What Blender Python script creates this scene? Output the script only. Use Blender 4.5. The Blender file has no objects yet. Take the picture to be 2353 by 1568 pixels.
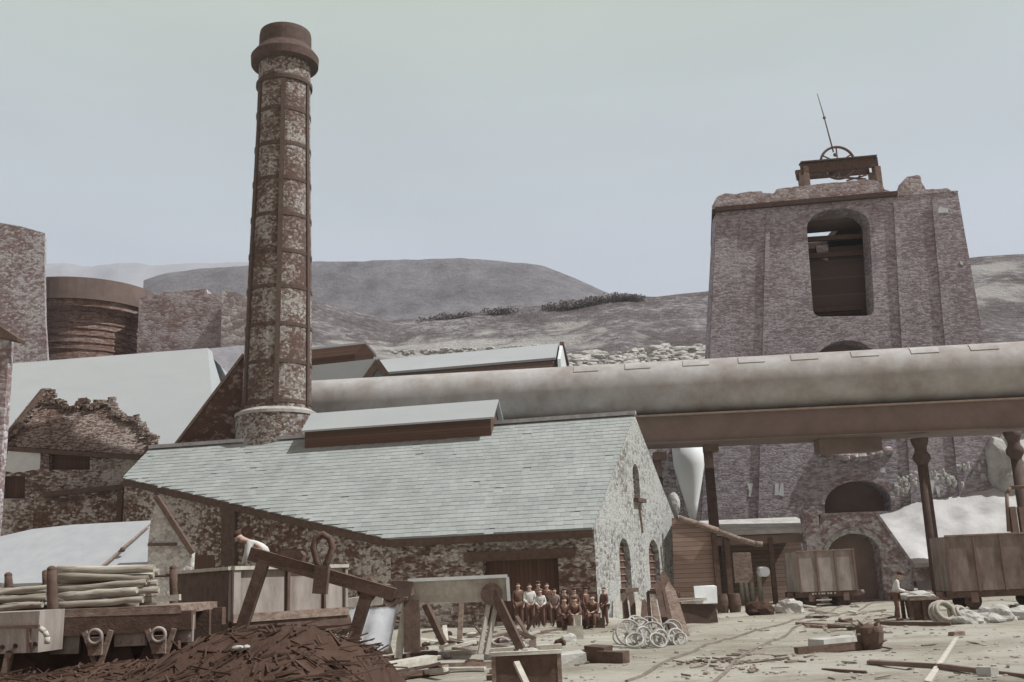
import bpy, bmesh, math, random
from mathutils import Vector, Matrix, noise
from mathutils.geometry import tessellate_polygon
V = Vector
R = math.radians
random.seed(7)
sc = bpy.context.scene
COL = sc.collection

# ------------------------------------------------------------------ camera
CAM_H = 2.1
PITCH, ROLL, FPX, CX, CY = R(13.0), R(2.3), 2350.0, 1176.5, 784.0
_fwd = V((0, math.cos(PITCH), math.sin(PITCH)))
_r0 = V((1, 0, 0)); _u0 = V((0, -math.sin(PITCH), math.cos(PITCH)))
_R = _r0 * math.cos(ROLL) - _u0 * math.sin(ROLL)
_U = _r0 * math.sin(ROLL) + _u0 * math.cos(ROLL)
EYE = V((0, 0, CAM_H))
cam = bpy.data.cameras.new('camera')
cam.sensor_width = 36.0
cam.lens = 36.0 * FPX / 2353.0
cam.clip_start = 0.2
cam.clip_end = 6000
camo = bpy.data.objects.new('camera', cam)
COL.objects.link(camo)
m3 = Matrix((_R, _U, -_fwd)).transposed()
camo.matrix_world = Matrix.Translation(EYE) @ m3.to_4x4()
sc.camera = camo

# ------------------------------------------------------------------ light
SUN_DIR = V((0.978, -0.21, 0)).normalized()
SUN_EL = R(54)
sdir = V((SUN_DIR.x * math.cos(SUN_EL), SUN_DIR.y * math.cos(SUN_EL), math.sin(SUN_EL)))
world = bpy.data.worlds.new('World'); sc.world = world
world.use_nodes = True
nt = world.node_tree; nt.nodes.clear()
wo = nt.nodes.new('ShaderNodeOutputWorld'); bg = nt.nodes.new('ShaderNodeBackground')
sky = nt.nodes.new('ShaderNodeTexSky'); sky.sky_type = 'NISHITA'; sky.sun_disc = False
sky.sun_elevation = SUN_EL
sky.sun_rotation = math.atan2(SUN_DIR.x, SUN_DIR.y)
sky.air_density = 1.0; sky.dust_density = 4.0
tc = nt.nodes.new('ShaderNodeTexCoord')
sep = nt.nodes.new('ShaderNodeSeparateXYZ'); nt.links.new(tc.outputs['Generated'], sep.inputs[0])
ramp = nt.nodes.new('ShaderNodeValToRGB')
nt.links.new(sep.outputs['Z'], ramp.inputs[0])
SKYST = 0.1
def skc(r, g, b, k=1.0):
    return (r * k * 1.15, g * k * 1.18, b * k * 1.18, 1)
e = ramp.color_ramp.elements
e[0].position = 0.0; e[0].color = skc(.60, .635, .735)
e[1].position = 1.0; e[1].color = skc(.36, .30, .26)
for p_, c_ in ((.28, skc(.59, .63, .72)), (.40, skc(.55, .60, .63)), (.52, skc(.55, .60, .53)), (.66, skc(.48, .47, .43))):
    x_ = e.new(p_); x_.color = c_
gain = nt.nodes.new('ShaderNodeVectorMath'); gain.operation = 'SCALE'; gain.inputs['Scale'].default_value = 1.0 / SKYST
# sky overhead and behind is dimmed and tinted warm to deepen and brown shade
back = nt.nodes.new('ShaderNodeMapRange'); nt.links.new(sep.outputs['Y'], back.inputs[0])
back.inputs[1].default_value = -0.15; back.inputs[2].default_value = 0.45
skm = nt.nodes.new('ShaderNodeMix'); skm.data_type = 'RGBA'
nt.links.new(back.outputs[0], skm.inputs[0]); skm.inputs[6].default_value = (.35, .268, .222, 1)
cl = nt.nodes.new('ShaderNodeTexNoise'); cl.inputs['Scale'].default_value = 3.0; cl.inputs['Detail'].default_value = 6
clm = nt.nodes.new('ShaderNodeMapping'); clm.inputs['Scale'].default_value = (1, 1, 3.5)
nt.links.new(tc.outputs['Generated'], clm.inputs[0]); nt.links.new(clm.outputs[0], cl.inputs['Vector'])
clr = nt.nodes.new('ShaderNodeMapRange'); nt.links.new(cl.outputs['Fac'], clr.inputs[0])
clr.inputs[1].default_value = .25; clr.inputs[2].default_value = .75; clr.inputs[3].default_value = .93; clr.inputs[4].default_value = 1.06
cls = nt.nodes.new('ShaderNodeVectorMath'); cls.operation = 'SCALE'
nt.links.new(ramp.outputs[0], cls.inputs[0]); nt.links.new(clr.outputs[0], cls.inputs['Scale'])
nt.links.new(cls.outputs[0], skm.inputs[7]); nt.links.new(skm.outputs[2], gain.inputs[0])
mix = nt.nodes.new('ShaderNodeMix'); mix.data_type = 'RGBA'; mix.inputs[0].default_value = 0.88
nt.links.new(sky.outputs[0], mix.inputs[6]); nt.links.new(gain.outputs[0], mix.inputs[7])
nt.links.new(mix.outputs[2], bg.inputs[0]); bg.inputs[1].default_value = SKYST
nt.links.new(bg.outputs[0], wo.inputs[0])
sl = bpy.data.lights.new('sun', 'SUN'); sl.energy = 4.9; sl.angle = R(0.6); sl.color = (1.0, .985, .96)
so = bpy.data.objects.new('sun', sl); COL.objects.link(so)
so.rotation_euler = (-sdir).to_track_quat('-Z', 'Y').to_euler()
so.location = (30, -30, 60)
sc.view_settings.view_transform = 'Standard'; sc.view_settings.look = 'None'
sc.view_settings.exposure = 0.0; sc.view_settings.gamma = 1.0
try: sc.view_settings.use_curve_mapping = False
except Exception: pass
sc.cycles.max_bounces = 5; sc.cycles.diffuse_bounces = 4

# ------------------------------------------------------------------ helpers
def ray(px, py):
    return (_fwd * FPX + _R * (px - CX) - _U * (py - CY))
def P(px, py, Y):
    d = ray(px, py); return EYE + d * (Y / d.y)
def PZ(px, py, z):
    d = ray(px, py); return EYE + d * ((z - CAM_H) / d.z)
def PL(px, py, p0, n):
    d = ray(px, py); return EYE + d * ((p0 - EYE).dot(n) / d.dot(n))
def proj(p):
    q = p - EYE; k = q.dot(_fwd)
    return CX + FPX * q.dot(_R) / k, CY - FPX * q.dot(_U) / k
def zat(x, y, py):
    lo, hi = -30.0, 300.0
    for _ in range(60):
        m = (lo + hi) / 2
        if proj(V((x, y, m)))[1] > py: lo = m
        else: hi = m
    return lo
def ppm(Y): return FPX / Y          # pixels per metre at depth

class MB:
    def __init__(s): s.bm = bmesh.new()
    def face(s, pts):
        vs = [s.bm.verts.new(p) for p in pts]
        try: return s.bm.faces.new(vs)
        except ValueError: return None
    def prism(s, outer, vec, holes=()):
        vec = V(vec)
        loops = [list(map(V, outer))] + [list(map(V, h)) for h in holes]
        allp = [p for l in loops for p in l]
        tris = tessellate_polygon(loops)
        fa = [s.bm.verts.new(p) for p in allp]; fb = [s.bm.verts.new(p + vec) for p in allp]
        for t in tris:
            try:
                s.bm.faces.new([fa[i] for i in t]); s.bm.faces.new([fb[i] for i in reversed(t)])
            except ValueError: pass
        o = 0
        for l in loops:
            n = len(l)
            for i in range(n):
                a, b = o + i, o + (i + 1) % n
                try: s.bm.faces.new([fa[a], fa[b], fb[b], fb[a]])
                except ValueError: pass
            o += n
        return s
    def box(s, c, sx, sy, sz, rz=0.0, rot=None, jit=0.0):
        M = rot if rot is not None else Matrix.Rotation(rz, 3, 'Z')
        vs = []
        for dx in (-.5, .5):
            for dy in (-.5, .5):
                for dz in (-.5, .5):
                    p = V((dx * sx, dy * sy, dz * sz))
                    if jit: p += V((random.uniform(-jit, jit), random.uniform(-jit, jit), random.uniform(-jit, jit)))
                    vs.append(s.bm.verts.new(V(c) + M @ p))
        for f in ((0, 1, 3, 2), (4, 6, 7, 5), (0, 4, 5, 1), (2, 3, 7, 6), (0, 2, 6, 4), (1, 5, 7, 3)):
            s.bm.faces.new([vs[i] for i in f])
        return s
    def beam(s, a, b, w, h=None, up=V((0, 0, 1)), jit=0.0):
        a, b = V(a), V(b); h = h or w
        d = (b - a); L = d.length; d.normalize()
        if abs(d.dot(up)) > .98: up = V((0, 1, 0))
        x = d.cross(up).normalized(); z = x.cross(d)
        M = Matrix((x, d, z)).transposed()
        return s.box((a + b) / 2, w, L, h, rot=M, jit=jit)
    def tube(s, a, b, r0, r1=None, seg=12, caps=True, wob=0.0, rings=1):
        a, b = V(a), V(b); r1 = r0 if r1 is None else r1
        d = (b - a).normalized(); up = V((0, 0, 1)) if abs(d.z) < .95 else V((0, 1, 0))
        x = d.cross(up).normalized(); y = x.cross(d)
        rows = []
        for k in range(rings + 1):
            t = k / rings; c = a.lerp(b, t); r = r0 + (r1 - r0) * t
            off = V((0, 0, 0)) if k in (0, rings) else V((random.uniform(-wob, wob), random.uniform(-wob, wob), random.uniform(-wob, wob)))
            rr = r * (1 + random.uniform(-.5, .5) * wob / max(r, .001)) if wob else r
            rows.append([s.bm.verts.new(c + off + (x * math.cos(2 * math.pi * i / seg) + y * math.sin(2 * math.pi * i / seg)) * rr) for i in range(seg)])
        for k in range(rings):
            for i in range(seg):
                f = s.bm.faces.new([rows[k][i], rows[k][(i + 1) % seg], rows[k + 1][(i + 1) % seg], rows[k + 1][i]]); f.smooth = True
        if caps:
            s.bm.faces.new(list(reversed(rows[0]))); s.bm.faces.new(rows[-1])
        return s
    def lathe(s, prof, c, seg=40, axis=None, cap=True):
        """prof: list of (r, height); c: base centre"""
        c = V(c); ax = V(axis).normalized() if axis is not None else V((0, 0, 1))
        up = V((0, 1, 0)) if abs(ax.z) > .9 else V((0, 0, 1))
        x = ax.cross(up).normalized(); y = ax.cross(x)
        rows = []
        for r, z in prof:
            rows.append([s.bm.verts.new(c + ax * z + (x * math.cos(2 * math.pi * i / seg) + y * math.sin(2 * math.pi * i / seg)) * r) for i in range(seg)])
        for k in range(len(rows) - 1):
            for i in range(seg):
                f = s.bm.faces.new([rows[k][i], rows[k][(i + 1) % seg], rows[k + 1][(i + 1) % seg], rows[k + 1][i]])
        if cap:
            s.bm.faces.new(list(reversed(rows[0]))); s.bm.faces.new(rows[-1])
        return s
    def ring(s, c, ax, r, t, seg=24, ts=6, tw=None):
        c = V(c); ax = V(ax).normalized(); up = V((0, 0, 1)) if abs(ax.z) < .9 else V((0, 1, 0))
        x = ax.cross(up).normalized(); y = ax.cross(x); tw = tw or t
        rows = []
        for i in range(seg):
            a = 2 * math.pi * i / seg; d = x * math.cos(a) + y * math.sin(a)
            rows.append([s.bm.verts.new(c + d * (r + t * math.cos(2 * math.pi * j / ts)) + ax * tw * math.sin(2 * math.pi * j / ts)) for j in range(ts)])
        for i in range(seg):
            for j in range(ts):
                f = s.bm.faces.new([rows[i][j], rows[(i + 1) % seg][j], rows[(i + 1) % seg][(j + 1) % ts], rows[i][(j + 1) % ts]]); f.smooth = True
        return s
    def sweep(s, pts_, r, seg=10, closed=False, r1=None):
        pts_ = [V(p) for p in pts_]; n_ = len(pts_); rows = []; up = None
        for i, p in enumerate(pts_):
            a = pts_[i - 1] if (i or closed) else p; b = pts_[(i + 1) % n_] if (i < n_ - 1 or closed) else p
            d = (b - a).normalized()
            if up is None: up = V((0, 0, 1)) if abs(d.z) < .9 else V((0, 1, 0))
            x = d.cross(up)
            if x.length < .05: x = d.orthogonal()
            x.normalize(); y = x.cross(d); up = y
            rr = r if r1 is None else r + (r1 - r) * i / (n_ - 1)
            rows.append([s.bm.verts.new(p + (x * math.cos(2 * math.pi * k / seg) + y * math.sin(2 * math.pi * k / seg)) * rr) for k in range(seg)])
        for i in range(n_ if closed else n_ - 1):
            a, b = rows[i], rows[(i + 1) % n_]
            for k in range(seg):
                f = s.bm.faces.new([a[k], a[(k + 1) % seg], b[(k + 1) % seg], b[k]]); f.smooth = True
        if not closed:
            s.bm.faces.new(list(reversed(rows[0]))); s.bm.faces.new(rows[-1])
        return s
    def rock(s, c, rx, ry=None, rz=None, sub=2, amp=.25, seed=None):
        ry = ry or rx; rz = rz or rx
        r = bmesh.ops.create_icosphere(s.bm, subdivisions=sub, radius=1.0)
        o = V((random.uniform(-50, 50),) * 3) if seed is None else V((seed,) * 3)
        for v in r['verts']:
            n = noise.noise(v.co * 1.3 + o) * amp + noise.noise(v.co * 3.1 + o) * amp * .5
            q = v.co * (1 + n)
            v.co = V(c) + V((q.x * rx, q.y * ry, q.z * rz))
        return s
    def build(s, name, mat, parent=None, smooth=False, fix=True):
        if fix: bmesh.ops.recalc_face_normals(s.bm, faces=s.bm.faces)
        off = V((0, 0, 0))
        p = parent
        while p is not None:
            off += p.location; p = p.parent
        for v in s.bm.verts: v.co -= off
        me = bpy.data.meshes.new(name); s.bm.to_mesh(me); s.bm.free()
        if smooth:
            for f in me.polygons: f.use_smooth = True
        me.materials.append(mat)
        o = bpy.data.objects.new(name, me); COL.objects.link(o)
        if parent is not None: o.parent = parent
        return o

def thing(name, label, cat, loc, group=None):
    o = bpy.data.objects.new(name, None); COL.objects.link(o)
    o.empty_display_size = .3
    o.location = V(loc); o['label'] = label; o['category'] = cat
    if group: o['group'] = group
    return o
def tag(o, label, cat, group=None, kind=None):
    o['label'] = label; o['category'] = cat
    if group: o['group'] = group
    if kind: o['kind'] = kind
    return o
def struct(o, label=None):
    o['kind'] = 'structure'
    if label: o['label'] = label
    return o
def copy_thing(o, loc, rot=None, label=None):
    def rec(a, par):
        c = a.copy(); COL.objects.link(c)
        if par is not None:
            c.parent = par
        for ch in a.children: rec(ch, c)
        return c
    c = rec(o, None); c.location = V(loc)
    if rot is not None: c.rotation_euler = rot
    if label: c['label'] = label
    return c
def loc_mesh(o):
    """put the origin of a single-mesh thing at its base"""
    me = o.data
    xs = [v.co for v in me.vertices]
    c = V((sum(p.x for p in xs) / len(xs), sum(p.y for p in xs) / len(xs), min(p.z for p in xs)))
    for v in me.vertices: v.co -= c
    o.location = c
    return o

# ------------------------------------------------------------------ materials
def new_mat(name, rough=.9, spec=.15):
    m = bpy.data.materials.new(name); m.use_nodes = True
    n = m.node_tree; b = n.nodes['Principled BSDF']
    b.inputs['Roughness'].default_value = rough
    b.inputs['Specular IOR Level'].default_value = spec
    return m, n, b
def N(n, t, **kw):
    x = n.nodes.new(t)
    for k, v in kw.items(): setattr(x, k, v)
    return x
def coords(n, scale=(1, 1, 1), rot=(0, 0, 0)):
    t = N(n, 'ShaderNodeTexCoord'); mp = N(n, 'ShaderNodeMapping')
    oi = N(n, 'ShaderNodeObjectInfo')
    va = N(n, 'ShaderNodeVectorMath', operation='SCALE'); va.inputs[0].default_value = (31.7, 17.3, 0)
    n.links.new(oi.outputs['Random'], va.inputs['Scale'])
    ad = N(n, 'ShaderNodeVectorMath', operation='ADD')
    n.links.new(t.outputs['Object'], ad.inputs[0]); n.links.new(va.outputs[0], ad.inputs[1])
    n.links.new(ad.outputs[0], mp.inputs[0])
    mp.inputs['Scale'].default_value = scale; mp.inputs['Rotation'].default_value = rot
    return mp.outputs[0]
def noise_n(n, vec, scale, detail=4, rough=.6):
    x = N(n, 'ShaderNodeTexNoise'); x.inputs['Scale'].default_value = scale
    x.inputs['Detail'].default_value = detail; x.inputs['Roughness'].default_value = rough
    n.links.new(vec, x.inputs['Vector']); return x.outputs['Fac']
def ramp_n(n, fac, stops):
    r = N(n, 'ShaderNodeValToRGB'); el = r.color_ramp.elements
    el[0].position = stops[0][0]; el[0].color = (*stops[0][1], 1)
    el[1].position = stops[-1][0]; el[1].color = (*stops[-1][1], 1)
    for p, c in stops[1:-1]:
        q = el.new(p); q.color = (*c, 1)
    n.links.new(fac, r.inputs[0]); return r.outputs[0]
def mixc(n, fac, a, b, mode='MIX'):
    x = N(n, 'ShaderNodeMix', data_type='RGBA', blend_type=mode)
    for sk, v in ((0, fac), (6, a), (7, b)):
        if isinstance(v, (int, float)): x.inputs[sk].default_value = v
        elif isinstance(v, tuple): x.inputs[sk].default_value = (*v, 1)
        else: n.links.new(v, x.inputs[sk])
    return x.outputs[2]
def bump(n, b, h, strength, dist):
    x = N(n, 'ShaderNodeBump'); x.inputs['Strength'].default_value = strength; x.inputs['Distance'].default_value = dist
    n.links.new(h, x.inputs['Height']); n.links.new(x.outputs[0], b.inputs['Normal'])
def mathn(n, op, a, b=None):
    x = N(n, 'ShaderNodeMath', operation=op)
    for i, v in enumerate((a, b)):
        if v is None: continue
        if isinstance(v, (int, float)): x.inputs[i].default_value = v
        else: n.links.new(v, x.inputs[i])
    return x.outputs[0]

def stone(name, dark, mid, light, size=.4, squash=1.9, cover=.5, patch=.35, bumpd=.05):
    """rubble masonry: irregular stones in rough courses, sooty brown with pale stones"""
    m, n, b = new_mat(name)
    v0 = coords(n)
    wob = N(n, 'ShaderNodeTexNoise'); wob.inputs['Scale'].default_value = 1.7; n.links.new(v0, wob.inputs['Vector'])
    vs = N(n, 'ShaderNodeVectorMath', operation='MULTIPLY_ADD')
    n.links.new(wob.outputs['Color'], vs.inputs[0]); vs.inputs[1].default_value = (.25, .25, .18)
    n.links.new(v0, vs.inputs[2])
    mp = N(n, 'ShaderNodeMapping'); mp.inputs['Scale'].default_value = (1 / size, 1 / size, squash / size)
    n.links.new(vs.outputs[0], mp.inputs[0])
    vo = N(n, 'ShaderNodeTexVoronoi'); vo.inputs['Scale'].default_value = 1.0; n.links.new(mp.outputs[0], vo.inputs['Vector'])
    ve = N(n, 'ShaderNodeTexVoronoi', feature='DISTANCE_TO_EDGE'); ve.inputs['Scale'].default_value = 1.0
    n.links.new(mp.outputs[0], ve.inputs['Vector'])
    sx = N(n, 'ShaderNodeSeparateColor'); n.links.new(vo.outputs['Color'], sx.inputs[0])
    big = noise_n(n, v0, .35, 3, .55); fine = noise_n(n, v0, 5.0, 5, .7)
    f = mathn(n, 'MULTIPLY', sx.outputs[0], .55)
    f = mathn(n, 'ADD', f, mathn(n, 'MULTIPLY', mathn(n, 'SUBTRACT', big, .5), patch * 4))
    f = mathn(n, 'ADD', f, mathn(n, 'MULTIPLY', mathn(n, 'SUBTRACT', fine, .5), 1.25))
    f = mathn(n, 'ADD', f, cover - .3)
    c = ramp_n(n, f, [(.18, dark), (.42, mid), (.68, light)])
    edge = mathn(n, 'LESS_THAN', ve.outputs['Distance'], .07)
    c = mixc(n, mathn(n, 'MULTIPLY', edge, .35), c, dark)
    n.links.new(c, b.inputs['Base Color'])
    h = mathn(n, 'ADD', mathn(n, 'MINIMUM', ve.outputs['Distance'], .25), mathn(n, 'MULTIPLY', fine, .25))
    bump(n, b, h, .8, bumpd)
    return m
def slate(name, light, line, course=.32, contrast=1.0):
    m, n, b = new_mat(name, .75, .2)
    v0 = coords(n); t = N(n, 'ShaderNodeTexCoord')
    sp = N(n, 'ShaderNodeSeparateXYZ'); n.links.new(t.outputs['Object'], sp.inputs[0])
    wav = noise_n(n, v0, .8, 2); zz = mathn(n, 'ADD', mathn(n, 'DIVIDE', sp.outputs[2], course), mathn(n, 'MULTIPLY', wav, .35))
    fr = mathn(n, 'FRACT', zz)
    ln = mathn(n, 'LESS_THAN', fr, .24)
    cell = N(n, 'ShaderNodeMapping'); cell.inputs['Scale'].default_value = (2.2, 2.2, 1 / course); n.links.new(v0, cell.inputs[0])
    vo = N(n, 'ShaderNodeTexVoronoi'); vo.inputs['Scale'].default_value = 1; n.links.new(cell.outputs[0], vo.inputs['Vector'])
    sx = N(n, 'ShaderNodeSeparateColor'); n.links.new(vo.outputs['Color'], sx.inputs[0])
    brk = noise_n(n, coords(n, (.7, .7, 4)), 1.6, 3, .7)
    k = mathn(n, 'MULTIPLY', ln, ramp_f(n, brk, .38, .6))
    c = mixc(n, mathn(n, 'MULTIPLY', k, contrast), light, line)
    var = mixc(n, sx.outputs[0], (.82, .82, .84), (1.08, 1.07, 1.05))
    c = mixc(n, .8, c, var, 'MULTIPLY')
    sta = noise_n(n, v0, .5, 5, .65)
    c = mixc(n, .5, c, ramp_n(n, sta, [(.3, (.78, .76, .78)), (.6, (1.06, 1.06, 1.06))]), 'MULTIPLY')
    n.links.new(c, b.inputs['Base Color'])
    bump(n, b, fr, .35, .02)
    return m
def ramp_f(n, f, lo, hi):
    x = N(n, 'ShaderNodeMapRange'); n.links.new(f, x.inputs[0])
    x.inputs[1].default_value = lo; x.inputs[2].default_value = hi
    return x.outputs[0]
def plain(name, c0, c1, scale=3.0, stretch=(1, 1, 1), rough=.85, spec=.15, bd=.01, detail=5, lo=.32, hi=.68, metal=0):
    m, n, b = new_mat(name, rough, spec)
    v = coords(n, stretch)
    f = noise_n(n, v, scale, detail, .65)
    n.links.new(ramp_n(n, f, [(lo, c0), (hi, c1)]), b.inputs['Base Color'])
    if bd: bump(n, b, noise_n(n, v, scale * 4, 4, .7), .6, bd)
    b.inputs['Metallic'].default_value = metal
    return m
def planked(name, c0, c1, gap, width=.22, axis=0, rot=0.0):
    """boards: axis = the object axis across which boards repeat"""
    m, n, b = new_mat(name, .9, .1)
    t = N(n, 'ShaderNodeTexCoord'); mp = N(n, 'ShaderNodeMapping'); mp.inputs['Rotation'].default_value = (0, 0, rot)
    n.links.new(t.outputs['Object'], mp.inputs[0])
    sp = N(n, 'ShaderNodeSeparateXYZ'); n.links.new(mp.outputs[0], sp.inputs[0])
    q = mathn(n, 'DIVIDE', sp.outputs[axis], width); fr = mathn(n, 'FRACT', q)
    wn = N(n, 'ShaderNodeTexWhiteNoise', noise_dimensions='1D'); n.links.new(mathn(n, 'FLOOR', q), wn.inputs['W'])
    st = [3, 3, 3]; st[axis] = 14
    f = noise_n(n, coords(n, tuple(st)), .6, 5, .7)
    f = mathn(n, 'ADD', mathn(n, 'MULTIPLY', f, .7), mathn(n, 'MULTIPLY', wn.outputs[0], .35))
    c = ramp_n(n, f, [(.3, c0), (.72, c1)])
    c = mixc(n, mathn(n, 'LESS_THAN', fr, .1), c, gap)
    n.links.new(c, b.inputs['Base Color'])
    return m

BR = (.20, .105, .072)       # old sooty brown
M = {}
M['stone_chimney'] = stone('sooty rubble masonry', (.12, .08, .065), (.21, .17, .152), (.40, .40, .385), .17, 1.35, .42, .4)
M['stone_dark'] = stone('dark rubble masonry', (.12, .072, .056), (.22, .165, .14), (.54, .53, .5), .22, 1.7, .42, .4)
M['stone_pale'] = stone('limewashed rubble masonry', (.17, .15, .14), (.34, .35, .34), (.48, .505, .495), .22, 1.4, .62, .25)
M['stone_front'] = stone('weathered coursed rubble', (.13, .08, .062), (.28, .235, .215), (.55, .55, .53), .24, 2.3, .5, .35)
M['stone_tower'] = stone('weathered tower masonry', (.245, .205, .225), (.345, .315, .345), (.48, .465, .5), .3, 2.8, .46, .2)
M['stone_left'] = stone('purple grey masonry', (.24, .175, .17), (.35, .3, .315), (.56, .565, .59), .28, 1.7, .48, .3)
M['stone_far'] = stone('grey ruined masonry', (.25, .185, .175), (.37, .32, .33), (.5, .48, .5), .5, 2.2, .5, .35)
M['stone_slab'] = stone('broken stone slab roofing', (.11, .066, .05), (.21, .16, .135), (.42, .385, .36), .2, 3.2, .45, .22, .1)
M['furnace'] = stone('banded furnace brickwork', (.17, .1, .075), (.24, .165, .14), (.36, .29, .28), .5, 5, .45, .3)
M['slate'] = slate('pale slate', (.40, .455, .455), (.22, .245, .26), .22)
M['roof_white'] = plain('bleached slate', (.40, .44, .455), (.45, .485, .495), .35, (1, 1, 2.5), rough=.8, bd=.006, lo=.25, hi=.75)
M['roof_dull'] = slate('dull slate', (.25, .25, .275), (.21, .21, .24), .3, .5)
M['iron'] = plain('rusty iron', (.16, .11, .092), (.23, .165, .14), 2.0, rough=.7, spec=.3)
M['iron_dark'] = plain('sooty iron', (.088, .062, .052), (.13, .093, .08), 3.0, rough=.75)
M['main'] = plain('bleached painted iron plate', (.33, .30, .28), (.52, .53, .53), .55, (1, 1, 1), rough=.65, spec=.2, bd=.006)
M['girder'] = plain('brown girder plate', (.205, .158, .138), (.27, .212, .188), .8, rough=.75)
M['timber_dark'] = plain('dark timber', (.098, .067, .053), (.165, .117, .096), 5.0, (1, 1, 1), bd=.02)
M['timber'] = plain('weathered timber', (.19, .135, .11), (.34, .275, .235), 5.0, (1, 1, 2.2), bd=.02, lo=.36, hi=.64)
M['timber_pale'] = plain('pale bare timber', (.42, .40, .35), (.6, .59, .53), 5.0, bd=.015)
M['louvre'] = planked('tarred louvre boards', (.13, .082, .062), (.17, .11, .085), (.09, .055, .042), .16, 2)
M['opening_panel'] = planked('dark opening panel', (.12, .072, .056), (.155, .097, .076), (.08, .048, .037), .2, 0)
M['slat'] = planked('slatted boarding', (.28, .19, .155), (.38, .29, .25), (.15, .085, .065), .24, 2)
M['wagon_side'] = plain('sun bleached wagon side', (.24, .205, .185), (.42, .385, .355), 2.0, (1.5, 1.5, .5), bd=.012)
M['wagon_dull'] = plain('grimy wagon boards', (.15, .115, .1), (.3, .255, .235), 1.6, (1.5, 1.5, .5), bd=.012)
M['log'] = plain('peeled log', (.3, .275, .23), (.6, .59, .53), 4.0, (.25, 3, 3), bd=.02, lo=.36, hi=.6)
def log_mat():
    m, n, b = new_mat('peeled log', .9, .1)
    oi = N(n, 'ShaderNodeObjectInfo')
    f = noise_n(n, coords(n, (.35, 4, 4)), 3.0, 6, .7)
    c = ramp_n(n, f, [(.34, (.2, .165, .13)), (.5, (.42, .4, .345)), (.64, (.56, .55, .49))])
    n.links.new(mixc(n, oi.outputs['Random'], mixc(n, 1.0, c, (.6, .57, .55), 'MULTIPLY'), c), b.inputs['Base Color'])
    bump(n, b, f, .6, .02)
    return m
M['log'] = log_mat()
M['white'] = plain('whitewash', (.6, .65, .67), (.74, .78, .79), 2.0, bd=.008)
M['canvas'] = plain('pale canvas', (.37, .395, .42), (.43, .455, .475), 1.5, bd=.004)
M['cinder'] = plain('brown cinders', (.062, .036, .026), (.1, .062, .046), 3.0, bd=.05, detail=8)
M['rope'] = plain('old rope and rag', (.33, .31, .265), (.5, .49, .44), 5, bd=.02)
M['skin'] = plain('skin', (.45, .32, .26), (.55, .42, .35), 4.0, rough=.6, bd=0)
M['cloth_dark'] = plain('dark wool cloth', (.13, .075, .058), (.2, .125, .1), 6.0)
M['cloth_pale'] = plain('pale shirt cloth', (.58, .6, .58), (.72, .74, .72), 4.0)
M['cloth_grey'] = plain('grey waistcoat cloth', (.28, .22, .2), (.38, .32, .3), 5.0)
M['hair'] = plain('dark hair', (.08, .045, .035), (.12, .07, .05), 9.0)
# ================================================================== SETTING
def scale_at(p): return FPX / (V(p) - EYE).dot(_fwd)
def lerp_prof(prof, x):
    if x <= prof[0][0]: return prof[0][1]
    for (x0, y0), (x1, y1) in zip(prof, prof[1:]):
        if x <= x1:
            t = (x - x0) / (x1 - x0); return y0 + (y1 - y0) * t
    return prof[-1][1]

def ground_mat():
    m, n, b = new_mat('ash and cinder yard', .95, .08)
    v = coords(n)
    big = noise_n(n, v, .16, 5, .6)
    tracks = noise_n(n, coords(n, (.22, 1.0, 1), (0, 0, R(20))), .55, 5, .65)
    fine = noise_n(n, coords(n, (.6, 1.6, 1)), 3.2, 8, .8)
    f = mathn(n, 'ADD', mathn(n, 'MULTIPLY', big, .45), mathn(n, 'ADD', mathn(n, 'MULTIPLY', fine, .35), mathn(n, 'MULTIPLY', tracks, .35)))
    n.links.new(ramp_n(n, f, [(.42, (.17, .135, .108)), (.49, (.29, .268, .222)), (.55, (.365, .35, .292)), (.64, (.49, .48, .42))]), b.inputs['Base Color'])
    bump(n, b, mathn(n, 'ADD', fine, tracks), .9, .1)
    return m
M['ground'] = ground_mat()
def gz(x, y):
    k = max(0, min(1, (y - 3) / 6)) * max(0, min(1, (90 - y) / 15))
    return .16 * k * noise.noise(V((x * .16, y * .16, 3))) + .09 * k * noise.noise(V((x * .7, y * .7, 1)))
g = MB()
xs = [-1500, -600, -250, -120] + [-60 + i * .6 for i in range(201)] + [120, 250, 600, 1500]
ys = [-60, -20, 0] + [4 + i * .4 for i in range(40)] + [20 + i * .8 for i in range(90)] + [95, 120, 200, 400, 900, 2200]
rows = [[g.bm.verts.new((x, y, gz(x, y))) for x in xs] for y in ys]
for a, b_ in zip(rows, rows[1:]):
    for i in range(len(xs) - 1):
        g.bm.faces.new([a[i], a[i + 1], b_[i + 1], b_[i]])
struct(g.build('ground', M['ground'], smooth=True, fix=False))

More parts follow.
